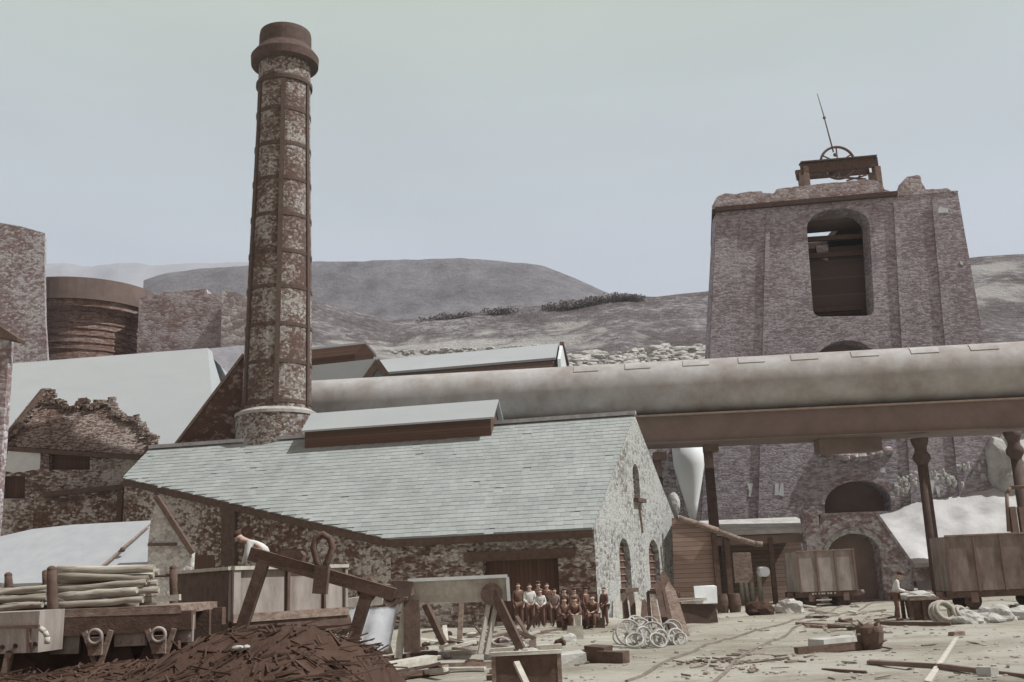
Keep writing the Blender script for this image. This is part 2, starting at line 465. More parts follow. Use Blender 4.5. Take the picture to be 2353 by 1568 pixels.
def hill_mat(name, dark, mid, light, sc_=.02, patch=None, lo=.38, hi=.66):
    m, n, b = new_mat(name, .95, .05)
    v = coords(n)
    f = mathn(n, 'ADD', mathn(n, 'MULTIPLY', noise_n(n, v, sc_, 6, .7), .55), mathn(n, 'MULTIPLY', noise_n(n, v, sc_ * 9, 5, .75), .45))
    c = ramp_n(n, f, [(lo, dark), (.51, mid), (hi, light)])
    for (cx_, cy_, cz_, r_) in (patch or ()):
        wp = N(n, 'ShaderNodeTexNoise'); wp.inputs['Scale'].default_value = .12; wp.inputs['Detail'].default_value = 5; n.links.new(v, wp.inputs['Vector'])
        ds = N(n, 'ShaderNodeVectorMath', operation='DISTANCE'); t_ = N(n, 'ShaderNodeTexCoord'); mp_ = N(n, 'ShaderNodeMapping')
        mp_.inputs['Scale'].default_value = (1, 1, 1.3); n.links.new(t_.outputs['Object'], mp_.inputs[0]); n.links.new(mp_.outputs[0], ds.inputs[0]); ds.inputs[1].default_value = (cx_, cy_, cz_ * 1.3)
        k_ = mathn(n, 'ADD', mathn(n, 'DIVIDE', ds.outputs['Value'], r_), mathn(n, 'MULTIPLY', mathn(n, 'SUBTRACT', wp.outputs['Fac'], .5), 4.5))
        k_ = ramp_f(n, k_, 1.0, .35)
        c = mixc(n, mathn(n, 'MULTIPLY', k_, .75), c, (.44, .44, .425))
    n.links.new(c, b.inputs['Base Color'])
    bump(n, b, noise_n(n, v, sc_ * 12, 5, .7), 1.0, 1.2)
    return m
def hill(name, prof, Dr, Db, zb, mat, amp=1.5, p=1.25, nx=150, ny=36, back=1.4):
    g = MB(); x0, x1 = prof[0][0], prof[-1][0]; rows = []
    for j in range(ny + 6):
        row = []
        for i in range(nx + 1):
            px = x0 + (x1 - x0) * i / nx
            r = P(px, lerp_prof(prof, px), Dr)
            if j <= ny:
                t = j / ny; y = Db + (Dr - Db) * t
                z = zb + (r.z - zb) * (t ** p)
            else:
                t = 1 + (j - ny) / 6 * (back - 1); y = Dr * t
                z = r.z - (t - 1) * Dr * .25
            x = r.x * y / Dr
            k = min(1, j / 4)
            z += k * amp * (noise.noise(V((x * .03, y * .03, 5))) + .5 * noise.noise(V((x * .11, y * .11, 9)))) * (1 if j != ny else .35)
            row.append(g.bm.verts.new((x, y, z)))
        rows.append(row)
    for a, b_ in zip(rows, rows[1:]):
        for i in range(nx):
            g.bm.faces.new([a[i], a[i + 1], b_[i + 1], b_[i]])
    return struct(g.build(name, mat, smooth=True, fix=False))
M['hill_far'] = hill_mat('distant moor', (.26, .275, .315), (.30, .315, .36), (.34, .355, .40), .006)  # paler and bluer than the near moor, distance haze put into the colour
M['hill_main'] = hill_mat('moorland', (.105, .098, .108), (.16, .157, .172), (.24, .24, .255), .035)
M['hillside'] = hill_mat('rough spoil hillside', (.1, .082, .084), (.165, .15, .154), (.42, .43, .43), .06, [tuple(P(a_, b_, Y_)) + (r_,) for a_, b_, Y_, r_ in ((980, 775, 205, 16), (1090, 770, 205, 12), (1230, 775, 200, 14), (1300, 735, 215, 9), (840, 770, 205, 10), (1420, 835, 165, 16), (1560, 830, 160, 14), (2245, 680, 205, 12), (2280, 620, 225, 9))], lo=.41, hi=.64)
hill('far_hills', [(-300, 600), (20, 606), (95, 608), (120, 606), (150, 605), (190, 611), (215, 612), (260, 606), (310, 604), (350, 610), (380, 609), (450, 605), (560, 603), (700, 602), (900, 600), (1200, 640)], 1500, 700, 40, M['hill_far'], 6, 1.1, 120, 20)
hill('moor_hill', [(330, 642), (380, 628), (450, 618), (560, 610), (640, 605), (720, 602), (770, 601), (830, 601), (900, 599), (960, 597), (1000, 596), (1060, 596), (1120, 599), (1200, 607), (1250, 613), (1290, 626), (1340, 645), (1400, 672), (1450, 690), (1520, 712), (1600, 740)], 620, 300, 20, M['hill_main'], 4, 1.2, 160, 40)
hill('hillside', [(480, 700), (560, 690), (640, 688), (720, 690), (760, 702), (800, 714), (840, 722), (900, 736), (960, 733), (1050, 724), (1180, 712), (1290, 699), (1400, 683), (1440, 679), (1508, 683), (1560, 677), (1631, 670), (1750, 650), (2000, 620), (2228, 594), (2262, 590), (2353, 584), (2600, 560), (3000, 560)], 240, 100, 9, M['hillside'], 1.6, 1.15, 220, 60)
t = MB()
t.prism([V((-90, 84, 0)), V((-90, 86, 10)), V((-90, 300, 12)), V((-90, 300, 0))], V((180, 0, 0)))
struct(t.build('upper_terrace', M['hillside']))

# hedges on the hillside
def leaf_cluster(mb, c, rx, ry, rz, n, s):
    for _ in range(n):
        while True:
            d = V((random.uniform(-1, 1), random.uniform(-1, 1), random.uniform(-1, 1)))
            if d.length < 1: break
        p = V(c) + V((d.x * rx, d.y * ry, d.z * rz))
        a = V((random.gauss(0, 1), random.gauss(0, 1), random.gauss(0, 1))).normalized()
        b_ = a.cross(V((random.gauss(0, 1), random.gauss(0, 1), random.gauss(0, 1)))).normalized()
        k = s * random.uniform(.6, 1.4)
        mb.face([p - a * k, p + b_ * k * .6, p + a * k, p - b_ * k * .6])
M['leaf'] = plain('dark hedge foliage', (.16, .14, .14), (.27, .24, .24), .6, bd=0)
for (pts, lab) in (([(967, 736), (1010, 728), (1060, 724), (1120, 716), (1178, 711)], 'dark low hedge running across the hillside above the long shed roof'),
                   ([(1253, 704), (1300, 698), (1336, 694), (1380, 684), (1425, 679), (1470, 681)], 'dark hedge along the skyline where the moor meets the spoil slope')):
    h = MB()
    for (ax, ay), (bx, by) in zip(pts, pts[1:]):
        for k in range(6):
            if random.random() < .3: continue
            t_ = (k + random.random()) / 6
            p = P(ax + (bx - ax) * t_, ay + (by - ay) * t_, 236)
            r_ = random.uniform(.8, 1.9)
            leaf_cluster(h, p - V((0, 0, .5)), 1.8, 1.6, r_ * .8, 150, .26)
    tag(loc_mesh(h.build('hedge', M['leaf'], fix=False)), lab, 'hedge')
# a dry stone wall and pale boulders at the foot of the hillside
M['rock'] = plain('pale limestone', (.36, .355, .335), (.56, .57, .545), 1.2, bd=.05)
rk = MB()
for i in range(620):
    px = random.uniform(1290, 1640); k = random.random() ** 1.3
    top = 812 + (px - 1290) * -.01
    py = top + k * 48 - (px - 1290) / 350 * 25 * (1 - k) + 6
    Y = 150 - 18 * k
    s_ = (.12 + .75 * random.random() ** 3.2) * (1.2 - .4 * k)
    rk.rock(P(px, py, Y) - V((0, 0, .1)), s_ * random.uniform(1, 1.8), s_, s_ * random.uniform(.4, .8), 2 if s_ > .4 else 1, .5)
for i in range(130):
    px = random.uniform(900, 1290); py = 812 - (px - 900) * .035 + random.uniform(-5, 3)
    s_ = random.uniform(.2, .5)
    rk.rock(P(px, py, 150), s_ * 1.6, s_, s_ * .7, 1, .3)
tag(rk.build('scattered_boulders', M['rock']), 'pale scattered boulders at the foot of the hillside', 'boulders', kind='stuff')

# ================================================================== CHIMNEY
CY_ = 60.0
cb = P(635, 1000, CY_)
ctop = P(656, 100, CY_)
def cax(z):
    t_ = (z - cb.z) / (ctop.z - cb.z); return V((cb.x + (ctop.x - cb.x) * t_, CY_, z))
def cz(py, hw=70):
    z = 10.0
    for _ in range(14):
        a = cax(z); r = hw / scale_at(a); z = zat(a.x, CY_ - r, py)
    return z
def crad(py, hw):
    return hw / scale_at(cax(cz(py, hw)))
def cprof(lst):
    out = []
    for py, hw in lst:
        z = cz(py, hw); out.append((crad(py, hw), z))
    return out
def clathe(mb, lst, seg=48, cap=True):
    rows = []
    for r, z in cprof(lst):
        c = cax(z)
        rows.append([mb.bm.verts.new(c + V((math.cos(2 * math.pi * i / seg), math.sin(2 * math.pi * i / seg), 0)) * r) for i in range(seg)])
    for a, b_ in zip(rows, rows[1:]):
        for i in range(seg):
            f = mb.bm.faces.new([a[i], a[(i + 1) % seg], b_[(i + 1) % seg], b_[i]])
    if cap:
        mb.bm.faces.new(list(reversed(rows[0]))); mb.bm.faces.new(rows[-1])
chim = thing('chimney_stack', 'tall tapering round stone chimney bound with iron hoops and straps', 'chimney', (cb.x, CY_, 0))
HW = [(178, 59), (280, 60.7), (496, 67.5), (658, 72.4), (814, 76), (925, 78)]
s_ = MB(); clathe(s_, [(945, 79)] + [(py, hw) for py, hw in reversed(HW)] + [(128, 58)]); s_.build('shaft', M['stone_chimney'], chim)
zg = MB(); base = cprof([(1016, 92), (946, 92)])
zg.lathe([(base[0][0], 0)] + [(r, z) for r, z in base], (cb.x, CY_, 0), 48)
zg.build('plinth', M['stone_chimney'], chim)
lg = MB(); clathe(lg, [(946, 94), (939, 94), (933, 80)]); lg.build('plinth_ledge', plain('pale sunlit ledge', (.33, .31, .29), (.48, .48, .46), 2.0), chim)  # ledge colour made pale for its sunlit top
cc = MB(); clathe(cc, [(128, 58.5), (122, 68), (116, 75.5), (98, 76.5), (93, 70), (86, 60.5)]); cc.build('cornice', M['iron_dark'], chim)
cc = MB(); clathe(cc, [(90, 60), (84, 59), (58, 58.5), (50, 57)], cap=True); cc.build('cap', M['iron_dark'], chim)
for py in (171,):
    h = MB(); clathe(h, [(py + 8, 60), (py + 5, 63.5), (py - 3, 63.5), (py - 6, 60)]); h.build('collar', M['iron_dark'], chim)
for py in (245, 325, 405, 488, 573, 655, 742, 828, 920):
    hw = lerp_prof(HW, py)
    h = MB(); clathe(h, [(py + 4.4, hw + .3), (py + 4, hw + 1.5), (py - 4, hw + 1.5), (py - 4.4, hw + .3)], cap=False)
    h.build('hoop', M['iron_dark'], chim)
for ang in (11.5, 71.5, 131.5, -48.5, -108.5, -168.5):
    a = R(-90 + ang); st = MB(); rows = []
    for py, hw in [(180, 59)] + [(p_, h_) for p_, h_ in HW[1:]]:
        z = cz(py, hw); c = cax(z); r = crad(py, hw)
        d = V((math.cos(a), math.sin(a), 0)); tg = V((-d.y, d.x, 0)); w = .14
        rows.append([st.bm.verts.new(c + d * (r - .05) - tg * w), st.bm.verts.new(c + d * (r + .1) - tg * w),
                     st.bm.verts.new(c + d * (r + .1) + tg * w), st.bm.verts.new(c + d * (r - .05) + tg * w)])
    for p_, q_ in zip(rows, rows[1:]):
        for i in range(4): st.bm.faces.new([p_[i], p_[(i + 1) % 4], q_[(i + 1) % 4], q_[i]])
    st.bm.faces.new(rows[0]); st.bm.faces.new(rows[-1])
    st.build('strap', M['iron_dark'], chim)
# sloping buttress wall to the left of the chimney
bt = MB()
pts = [P(562, 818, 61), P(404, 1026, 61), P(404, 1026, 61), P(640, 1030, 61), P(640, 818, 61)]
bz = [V((pts[1].x - 1.0, 61, 0)), V((pts[3].x, 61, 0))]
bt.prism([pts[0], pts[1], bz[0], bz[1], pts[4]], V((0, 1.6, 0)))
bw = thing('buttress_wall', 'dark raking masonry wall leaning against the left side of the chimney', 'wall', (pts[1].x, 61, 0))
bt.build('masonry', stone('soot black masonry', (.11, .066, .051), (.14, .088, .07), (.3, .25, .22), .4, 1.6, .36, .2), bw)
cp = MB(); cp.beam(P(562, 817, 61) + V((-.05, .8, .08)), P(404, 1026, 61) + V((-.05, .8, .08)), 1.75, .16); cp.build('coping', M['timber'], bw)

# ================================================================== CAST HOUSE
Fe = P(1363, 1206, 47)
Yb = 47 + 15 * math.cos(R(25)); Be = P(1560, 1210, Yb); Be.z = Fe.z
mid = (Fe + Be) / 2
Rr = V((mid.x, mid.y, zat(mid.x, mid.y, 958)))
Lr = PZ(345, 1036, Rr.z)
u = (Lr - Rr).normalized()
nrm = u.cross(Fe - Rr).normalized()
if nrm.z < 0: nrm = -nrm
# eave knee where the front wall turns back
def on_line_px(p0, d, px):
    lo, hi = 0.0, 60.0
    for _ in range(60):
        m = (lo + hi) / 2
        if proj(p0 + d * m)[0] > px: lo = m
        else: hi = m
    return p0 + d * lo
K = on_line_px(Fe, u, 897)
T = PL(287, 1096, Rr, nrm)
BL = Be + (Lr - Rr)
# cut the rear eave below the left end so the rear roof closes on the skew wall
ch = thing('cast_house', 'long stone cast house with pale slate roof and limewashed gable end', 'building', (mid.x, mid.y, 0))
g0 = lambda p: V((p.x, p.y, 0))
dn = (Fe - Rr).normalized()                      # down the front slope along the gable
dslope = u.cross(nrm).normalized()
if dslope.z > 0: dslope = -dslope
ov = dslope * .38
rt = MB()
th = nrm * .14
rt.prism([Rr, Lr, T, T + ov * .5, K + ov, Fe + ov], nrm * .08)
# individual slates laid in courses, each with its own tone
poly2 = [((p - Rr).dot(u), (p - Rr).dot(dslope)) for p in (Rr, Lr, T + ov * .5, K + ov, Fe + ov)]
def span(yy):
    xs_ = []
    for (xa, ya), (xb, yb) in zip(poly2, poly2[1:] + poly2[:1]):
        if (ya - yy) * (yb - yy) < 0: xs_.append(xa + (xb - xa) * (yy - ya) / (yb - ya))
    return (min(xs_), max(xs_)) if len(xs_) >= 2 else None
tones = []; SLH = .33; ymax = max(p[1] for p in poly2); row = 0; yy = ymax - SLH
rt.bm.faces.ensure_lookup_table(); tones += [.5] * len(rt.bm.faces)
while yy > .02:
    s_p = span(min(yy + SLH * .6, ymax - .03)); row += 1
    if s_p:
        xx = s_p[0] - random.uniform(0, .3)
        while xx < s_p[1]:
            w_ = random.uniform(.34, .5); xa, xb = max(xx + .008, s_p[0]), min(xx + w_, s_p[1])
            if xb - xa > .08 and random.random() > .006:
                sl_ = random.uniform(-.02, .02) + (.09 if random.random() < .012 else 0); lift = random.uniform(.014, .024)
                q = []
                for (a_, b_, z_) in ((xa, yy - .05 + sl_, .085), (xb, yy - .05 + sl_, .085), (xb, yy + SLH + sl_ + random.uniform(-.008, .008), .085 + lift), (xa, yy + SLH + sl_ + random.uniform(-.008, .008), .085 + lift)):
                    q.append(Rr + u * a_ + dslope * b_ + nrm * z_)
                tn_ = .5 + .28 * noise.noise(V((xx * .35, yy * .5, 3))) + random.uniform(-.28, .28)
                n0 = len(rt.bm.faces); rt.prism(q, nrm * .016); tones += [tn_] * (len(rt.bm.faces) - n0)
            xx += w_
    yy -= SLH
sm, sn_, sb_ = new_mat('split slate', .7, .2)
at_ = N(sn_, 'ShaderNodeAttribute', attribute_name='tone')
cs_ = ramp_n(sn_, at_.outputs['Fac'], [(0, (.31, .345, .345)), (.5, (.37, .41, .405)), (1, (.42, .46, .45))])
cs_ = mixc(sn_, .7, cs_, ramp_n(sn_, noise_n(sn_, coords(sn_), .45, 6, .7), [(.3, (.8, .78, .77)), (.6, (1.05, 1.05, 1.05))]), 'MULTIPLY')
sn_.links.new(cs_, sb_.inputs['Base Color'])
rfo = rt.build('roof', sm, ch, fix=True)
ta_ = rfo.data.attributes.new('tone', 'FLOAT', 'FACE')
for i_, v_ in enumerate(tones): ta_.data[i_].value = v_
rb = MB()
nb = V((-u.y, u.x, 0)); 
bn = u.cross(Be - Rr).normalized()
if bn.z < 0: bn = -bn
rb.prism([Rr + bn * .004, Be, BL, Lr + bn * .004], bn * .13); rb.build('rear_roof', M['slate'], ch)
rd = MB(); rd.beam(Rr + V((0, 0, .2)) - u * .1, Lr + V((0, 0, .2)), .42, .2); rd.build('ridge_tiles', plain('grey ridge tile', (.36, .36, .38), (.55, .57, .58), 3), ch)
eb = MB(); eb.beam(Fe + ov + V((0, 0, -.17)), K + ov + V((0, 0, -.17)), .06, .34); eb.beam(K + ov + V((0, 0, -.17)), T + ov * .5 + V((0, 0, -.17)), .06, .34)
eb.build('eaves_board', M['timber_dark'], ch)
# front wall with cart doorway
def wall_pt(a, b_, t_, z):
    q = a.lerp(b_, t_); return V((q.x, q.y, z))
fn = V((u.y, -u.x, 0)).normalized()
if fn.y > 0: fn = -fn
def on_wall(px, py, a, n_): return PL(px, py, a, n_)
d0, d1 = on_wall(1110, 1288, Fe, fn), on_wall(1282, 1284, Fe, fn)
zt = (d0.z + d1.z) / 2
hole = [V((d0.x, d0.y, .15)), V((d0.x, d0.y, zt)), V((d1.x, d1.y, zt)), V((d1.x, d1.y, .15))]
w = MB(); top = Fe.z - .05
Kg = g0(K)
w.prism([V((K.x, K.y, -.3)), V((K.x, K.y, top)), V((Fe.x, Fe.y, top)), V((Fe.x, Fe.y, -.3))], -fn * .6, [hole])
w.build('front_wall', M['stone_front'], ch)
dp = MB(); o_ = -fn * .55
dp.prism([hole[0] + o_, hole[1] + o_, hole[2] + o_, hole[3] + o_], -fn * .08); dp.build('doorway_shade_panel', M['opening_panel'], ch)  # brown panel added to stand in for the dark interior
l0, l1 = on_wall(1070, 1277, Fe, fn), on_wall(1322, 1272, Fe, fn)
lt = MB(); lt.beam(V((l0.x, l0.y, zt + .2)) + fn * .06, V((l1.x, l1.y, zt + .2)) + fn * .06, .3, .42, jit=.02); lt.build('lintel', M['timber_dark'], ch)
# skew side wall
sn = V(((T - K).y, -(T - K).x, 0)).normalized()
if sn.y > 0: sn = -sn
w = MB()
w.prism([V((T.x, T.y, -.3)), T - V((0, 0, .12)), K - V((0, 0, .12)), V((K.x, K.y, -.3))], -sn * .6, [])
w.build('side_wall', M['stone_dark'], ch)
for (a, b_, c_, d_, nm) in ((441, 493, 1276, 1312, 'window_boarding'), (515, 546, 1165, 1300, 'pilaster'), (640, 700, 1262, 1292, 'window_boarding')):
    q = [PL(a, c_, K, sn), PL(b_, c_, K, sn), PL(b_, d_, K, sn), PL(a, d_, K, sn)]
    x = MB(); x.prism([p + sn * (.03 if nm[0] == 'w' else .22) for p in q], -sn * .3); x.build(nm, M['opening_panel'] if nm[0] == 'w' else M['timber_dark'], ch)  # dark panels stand for the shade inside the window openings
# gable
gd = (Be - Fe); gd.z = 0; gd.normalize(); gn = V((gd.y, -gd.x, 0))
if gn.x < 0: gn = -gn
def gp(px, py): return PL(px, py, Fe, gn)
def slit(x0, x1, y0, y1, arch=True, shift=0):
    a, b_ = gp(x0, (y0 + y1) / 2), gp(x1, (y0 + y1) / 2); m_ = (a + b_) / 2
    zt_, zb_ = zat(m_.x, m_.y, y0), zat(m_.x, m_.y, y1)
    hw = (b_ - a); hw.z = 0; hw = hw.length / 2
    m_ = V((m_.x, m_.y, 0)); pts_ = [m_ - gd * hw + V((0, 0, zb_)), m_ + gd * hw + V((0, 0, zb_))]
    if arch:
        for k in range(9):
            an = math.pi * k / 8
            pts_.append(m_ + gd * hw * math.cos(an) + V((0, 0, zt_ - hw + hw * math.sin(an))))
    else:
        pts_ += [m_ + gd * hw + V((0, 0, zt_)), m_ - gd * hw + V((0, 0, zt_))]
    return pts_
slits = [slit(1455, 1469, 1066, 1146), slit(1424, 1449, 1237, 1352), slit(1492, 1516, 1240, 1352)]
w = MB()
w.prism([V((Fe.x, Fe.y, -.3)) + gn * .02, Fe + V((0, 0, .0)) + gn * .02, Rr + V((0, 0, .12)) + gn * .02, Be + gn * .02, V((Be.x, Be.y, -.3)) + gn * .02], -gn * .55, slits)
w.build('gable_wall', M['stone_pale'], ch)
for s_i in slits:
    x = MB(); x.prism([p - gn * .3 for p in s_i], -gn * .06)
    wd = x.build('window', M['opening_panel'], ch)
    a, b_ = s_i[0], s_i[1]
    y_ = MB(); y_.beam(a - gd * .18 + gn * .12 - V((0, 0, .1)), b_ + gd * .18 + gn * .12 - V((0, 0, .1)), .3, .2); y_.build('sill', M['timber_dark'], wd)
    y_ = MB(); m_ = (a + b_) / 2
    zh = max(p.z for p in s_i)
    for k in range(1, 7): 
        zz = a.z + (zh - a.z) * k / 7.2
        y_.beam(V((a.x, a.y, zz)) - gn * .27, V((b_.x, b_.y, zz)) - gn * .27, .05, .06)
    y_.build('glazing_bars', M['timber'], wd)
# rear and left walls close the house
w = MB(); w.prism([V((Be.x, Be.y, -.3)), V((Be.x, Be.y, Be.z - .1)), V((BL.x, BL.y, Be.z - .1)), V((BL.x, BL.y, -.3))], fn * .5); w.build('rear_wall', M['stone_dark'], ch)
w = MB(); w.prism([V((T.x, T.y, -.3)), T - V((0, 0, .15)), Lr - V((0, 0, .15)), BL - V((0, 0, .15)), V((BL.x, BL.y, -.3))], V((.5, .05, 0))); w.build('end_wall', M['stone_dark'], ch)
# ridge monitor
fd = V((fn.x, fn.y, 0))
ra = on_line_px(Rr, u, 1137); rbp = on_line_px(Rr, u, 716)
mo = .95
def mon(p, off, z): return V((p.x, p.y, 0)) + fd * off + V((0, 0, z))
slope = abs(dslope.z) / math.hypot(dslope.x, dslope.y)
zb_ = Rr.z + .14 - slope * mo - .3
zf = zat(*(mon(ra, mo, 0).xy), 952)
zr_ = zat(ra.x, ra.y, 923)
mt = MB(); mt.prism([mon(ra, mo, zb_), mon(ra, mo, zf), mon(ra, 0, zr_ - .1), mon(ra, -mo, zf), mon(ra, -mo, zb_)], rbp - ra)
mn = mt.build('ridge_monitor', M['louvre'], ch)
mr = MB()
ro = mo + .35; zo = zf - (zr_ - zf) / mo * .35
mr.prism([mon(ra, ro, zo) - u * .25, mon(ra, 0, zr_) - u * .25, mon(ra, -ro, zo) - u * .25, mon(ra, -ro, zo + .1) - u * .25, mon(ra, 0, zr_ + .1) - u * .25, mon(ra, ro, zo + .1) - u * .25], (rbp - ra) + u * .3)
mr.build('monitor_roof', M['roof_white'], mn)
# iron tie rod scar on the gable
x = MB(); a = gp(1466, 1160); b_ = gp(1474, 1225); x.beam(a + gn * .05, b_ + gn * .05, .12, .06); x.build('tie_rod', M['timber'], ch)

# ================================================================== GAS MAIN
A = P(690, 938, 66); B = P(2353, 853, 59)
r_pipe = 0.5 * 137 / scale_at(B)
ax = (B - A); ax_n = ax.normalized()
def pipe_top(px):
    lo, hi = -10.0, 80.0
    for _ in range(50):
        m_ = (lo + hi) / 2
        if proj(A + ax_n * m_)[0] < px: lo = m_
        else: hi = m_
    return A + ax_n * lo
Bx = pipe_top(2353) + ax_n * 26
gm = thing('gas_main', 'huge horizontal iron gas main carried on a plate girder across the yard', 'pipe', (A.x, A.y, A.z))
x = MB(); x.tube(A - ax_n * 1.0, Bx, r_pipe, seg=64, rings=30); pp = x.build('pipe', M['main'], gm)
side = V((ax_n.y, -ax_n.x, 0)).normalized()
if side.y > 0: side = -side
upv = ax_n.cross(side).normalized()
if upv.z < 0: upv = -upv
def pipe_pt(c, a, r): return c + (side * math.cos(a) + upv * math.sin(a)) * r
for px in ():
    c = pipe_top(px); x = MB()
    x.tube(c - ax_n * .07, c + ax_n * .07, r_pipe + .008, seg=64); x.build('joint_band', M['main'], gm)
for px, py in ((1353, 878), (1470, 869), (1602, 861), (1728, 851), (1848, 844), (1985, 836), (2120, 828), (2255, 819)):
    c = pipe_top(px); x = MB(); L = 1.55; rows = []
    for k in range(8):
        a = R(40) + R(24) * k / 7
        rows.append([x.bm.verts.new(pipe_pt(c + ax_n * s1 * L / 2, a, r_pipe + rr)) for s1, rr in ((-1, -.02), (-1, .045), (1, .045), (1, -.02))])
    for p_, q_ in zip(rows, rows[1:]):
        for i in range(4): x.bm.faces.new([p_[i], p_[(i + 1) % 4], q_[(i + 1) % 4], q_[i]])
    x.bm.faces.new(rows[0]); x.bm.faces.new(rows[-1])
    x.build('patch_plate', M['main'], gm)
gh = 1.75
gl = A - upv * (r_pipe + gh / 2) + side * (r_pipe * .62); gr = Bx - upv * (r_pipe + gh / 2) + side * (r_pipe * .62)
x = MB(); x.beam(gl + ax_n * 12, gr, .18, gh); x.beam(gl + ax_n * 12 - side * 2.2, gr - side * 2.2, .18, gh)
x.build('plate_girder', M['girder'], gm)
x = MB()
x.beam(gl + ax_n * 12 + upv * (gh / 2 - .05) + side * .12, gr + upv * (gh / 2 - .05) + side * .12, .5, .1)
x.build('top_flange', plain('dusty flange', (.36, .27, .22), (.48, .4, .35), 2), gm)
x = MB(); x.beam(gl + ax_n * 12 - upv * (gh / 2 - .04) - side * 1.1, gr - upv * (gh / 2 - .04) - side * 1.1, 2.9, .07); x.build('bottom_plate', M['girder'], gm)
bx = P(1960, 1020, 60.2); x = MB(); x.box(bx + V((0, 1.0, 0)), 3.7, 1.2, .8); x.build('hanging_box', M['girder'], gm)
# columns
def column(px_top, py_top, px_bot, py_bot, Y, label, hw=14, cap=True):
    b0 = P(px_bot, py_bot, Y); b0.z = 0; t0 = P(px_top, py_top, Y)
    t0.y = Y; s2 = 1 / scale_at(t0)
    c = thing('iron_column', label, 'column', b0, 'iron columns under the gas main')
    r = hw * s2
    x = MB(); x.lathe([(r * 1.1, 0), (r, .4), (r * .82, t0.z - 1.5)], b0, 20); x.build('shaft', M['iron_dark'], c, smooth=True)
    zc = t0.z
    if not cap:
        x = MB(); x.box(t0 + V((0, 0, -.25)), r * 2.4, r * 2.4, .5); x.build('capital', M['iron'], c)
        x = MB(); x.tube(V((b0.x, b0.y, zc - 1.6)), V((b0.x, b0.y, zc - .4)), r * .82, seg=20); x.build('neck', M['iron'], c)
        return c
    x = MB()
    x.lathe([(r * .82, zc - 1.55), (r * 1.0, zc - 1.4), (r * 1.4, zc - 1.2), (r * 1.4, zc - 1.0), (r * .95, zc - .75), (r * .95, zc - .55), (r * 1.25, zc - .3), (r * 1.45, zc)], b0, 20); x.build('capital', M['iron_dark'], c, smooth=True)
    x = MB(); x.box(b0 + V((0, 0, .1)), r * 3.2, r * 3.2, .35); x.build('base', M['iron'], c)
    return c
column(2120, 1008, 2160, 1378, 59, 'iron column under the gas main with a bulbous capital, right of the arched wall')
column(2346, 992, 2385, 1390, 57.5, 'iron column at the right edge of the photo under the gas main')
column(1632, 1020, 1652, 1345, 62.5, 'dark iron column left of the water balance tower behind the slatted lean to', 13, False)
column(1515, 1040, 1530, 1345, 62.5, 'iron column mostly hidden behind the gable of the cast house', 12, False)
# ================================================================== WATER BALANCE TOWER
TY = 70.0
tw = thing('balance_tower', 'massive battered stone water balance tower with a tall arched opening', 'tower', (P(1930, 1300, TY).x, TY + 5, 0))
tn = V((-.12, -.99, math.sin(R(3)))).normalized()          # battered face
tp0 = P(1930, 1300, TY)
def tp(px, py, off=0.0): return PL(px, py, tp0, tn) - tn * 0 + tn * off
def arch_px(x0, x1, y0, y1, rise, n_=12, round_bottom=0):
    """outline in tower-face pixels: left-bottom, right-bottom, then arch from right to left"""
    pts_ = []
    if round_bottom:
        rb_ = round_bottom
        for k in range(5):
            a = math.pi / 2 * k / 4; pts_.append((x0[1] + rb_ * (1 - math.sin(math.pi / 2 - a) ) , y1[0] - rb_ + rb_ * math.sin(a)))
        for k in range(5):
            a = math.pi / 2 * k / 4; pts_.append((x1[1] - rb_ * (1 - math.cos(a)) + 0, y1[1] - rb_ + rb_ * math.cos(a))) if False else pts_.append((x1[1] - rb_ + rb_ * math.sin(a), y1[1] - rb_ + rb_ * math.cos(a)))
    else:
        pts_ += [(x0[1], y1[0]), (x1[1], y1[1])]
    yl, yr = y0 + rise, y0 + rise - 6
    for k in range(n_ + 1):
        a = math.pi * k / n_
        cx_, rx_ = (x0[0] + x1[0]) / 2, (x1[0] - x0[0]) / 2
        pts_.append((cx_ + rx_ * math.cos(a), (yl + yr) / 2 - (yl - yr) / 2 * math.cos(a) - rise * math.sin(a) * 1.0))
    return pts_
big = arch_px((1854, 1868), (1998, 2009), 481, (728, 726), 42, 14, 18)
up_arch = arch_px((1895, 1895), (2048, 2048), 1108, (1180, 1174), 52, 14)
mid_arch = arch_px((1868, 1868), (2020, 2020), 785, (900, 895), 60, 14)
zgr = lambda px: None
outer = [(1646, 486), (2200, 438), (2262, 790), (2352, 1345), (1600, 1360), (1628, 832)]
TH = V((0, 1.6, 0))
w = MB(); w.prism([tp(*q) for q in outer], TH, [[tp(*q) for q in h_] for h_ in (big, up_arch, mid_arch)])
w.build('front_wall', M['stone_tower'], tw)
# sides, back
back = V((1.45, 8.4, 0))
def side_wall(qs, nm):
    x = MB(); a, b_, c_, d_ = qs
    x.prism([a + V((0, 1.6, 0)), b_ + V((0, 1.6, 0)), b_ + back, a + back], d_); x.build(nm, M['stone_tower'], tw)
side_wall((tp(1600, 1360), tp(1646, 486), 0, V((1.2, 0, 0))), 'side_wall')
side_wall((tp(2352, 1345), tp(2200, 438), 0, V((-1.2, 0, 0))), 'side_wall')
bo = [tp(*q) + back for q in ((1646, 486), (2200, 438), (2352, 1345), (1600, 1360))]
n2 = tn; bp = tp(1930, 900) + back
slot = [PL(px, py, bp, tn) for px, py in ((1886, 496), (1936, 493), (1936, 485), (1886, 488))]
x = MB(); x.prism(bo, V((0, 1.2, 0)), [slot]); x.build('rear_wall', M['stone_tower'], tw)
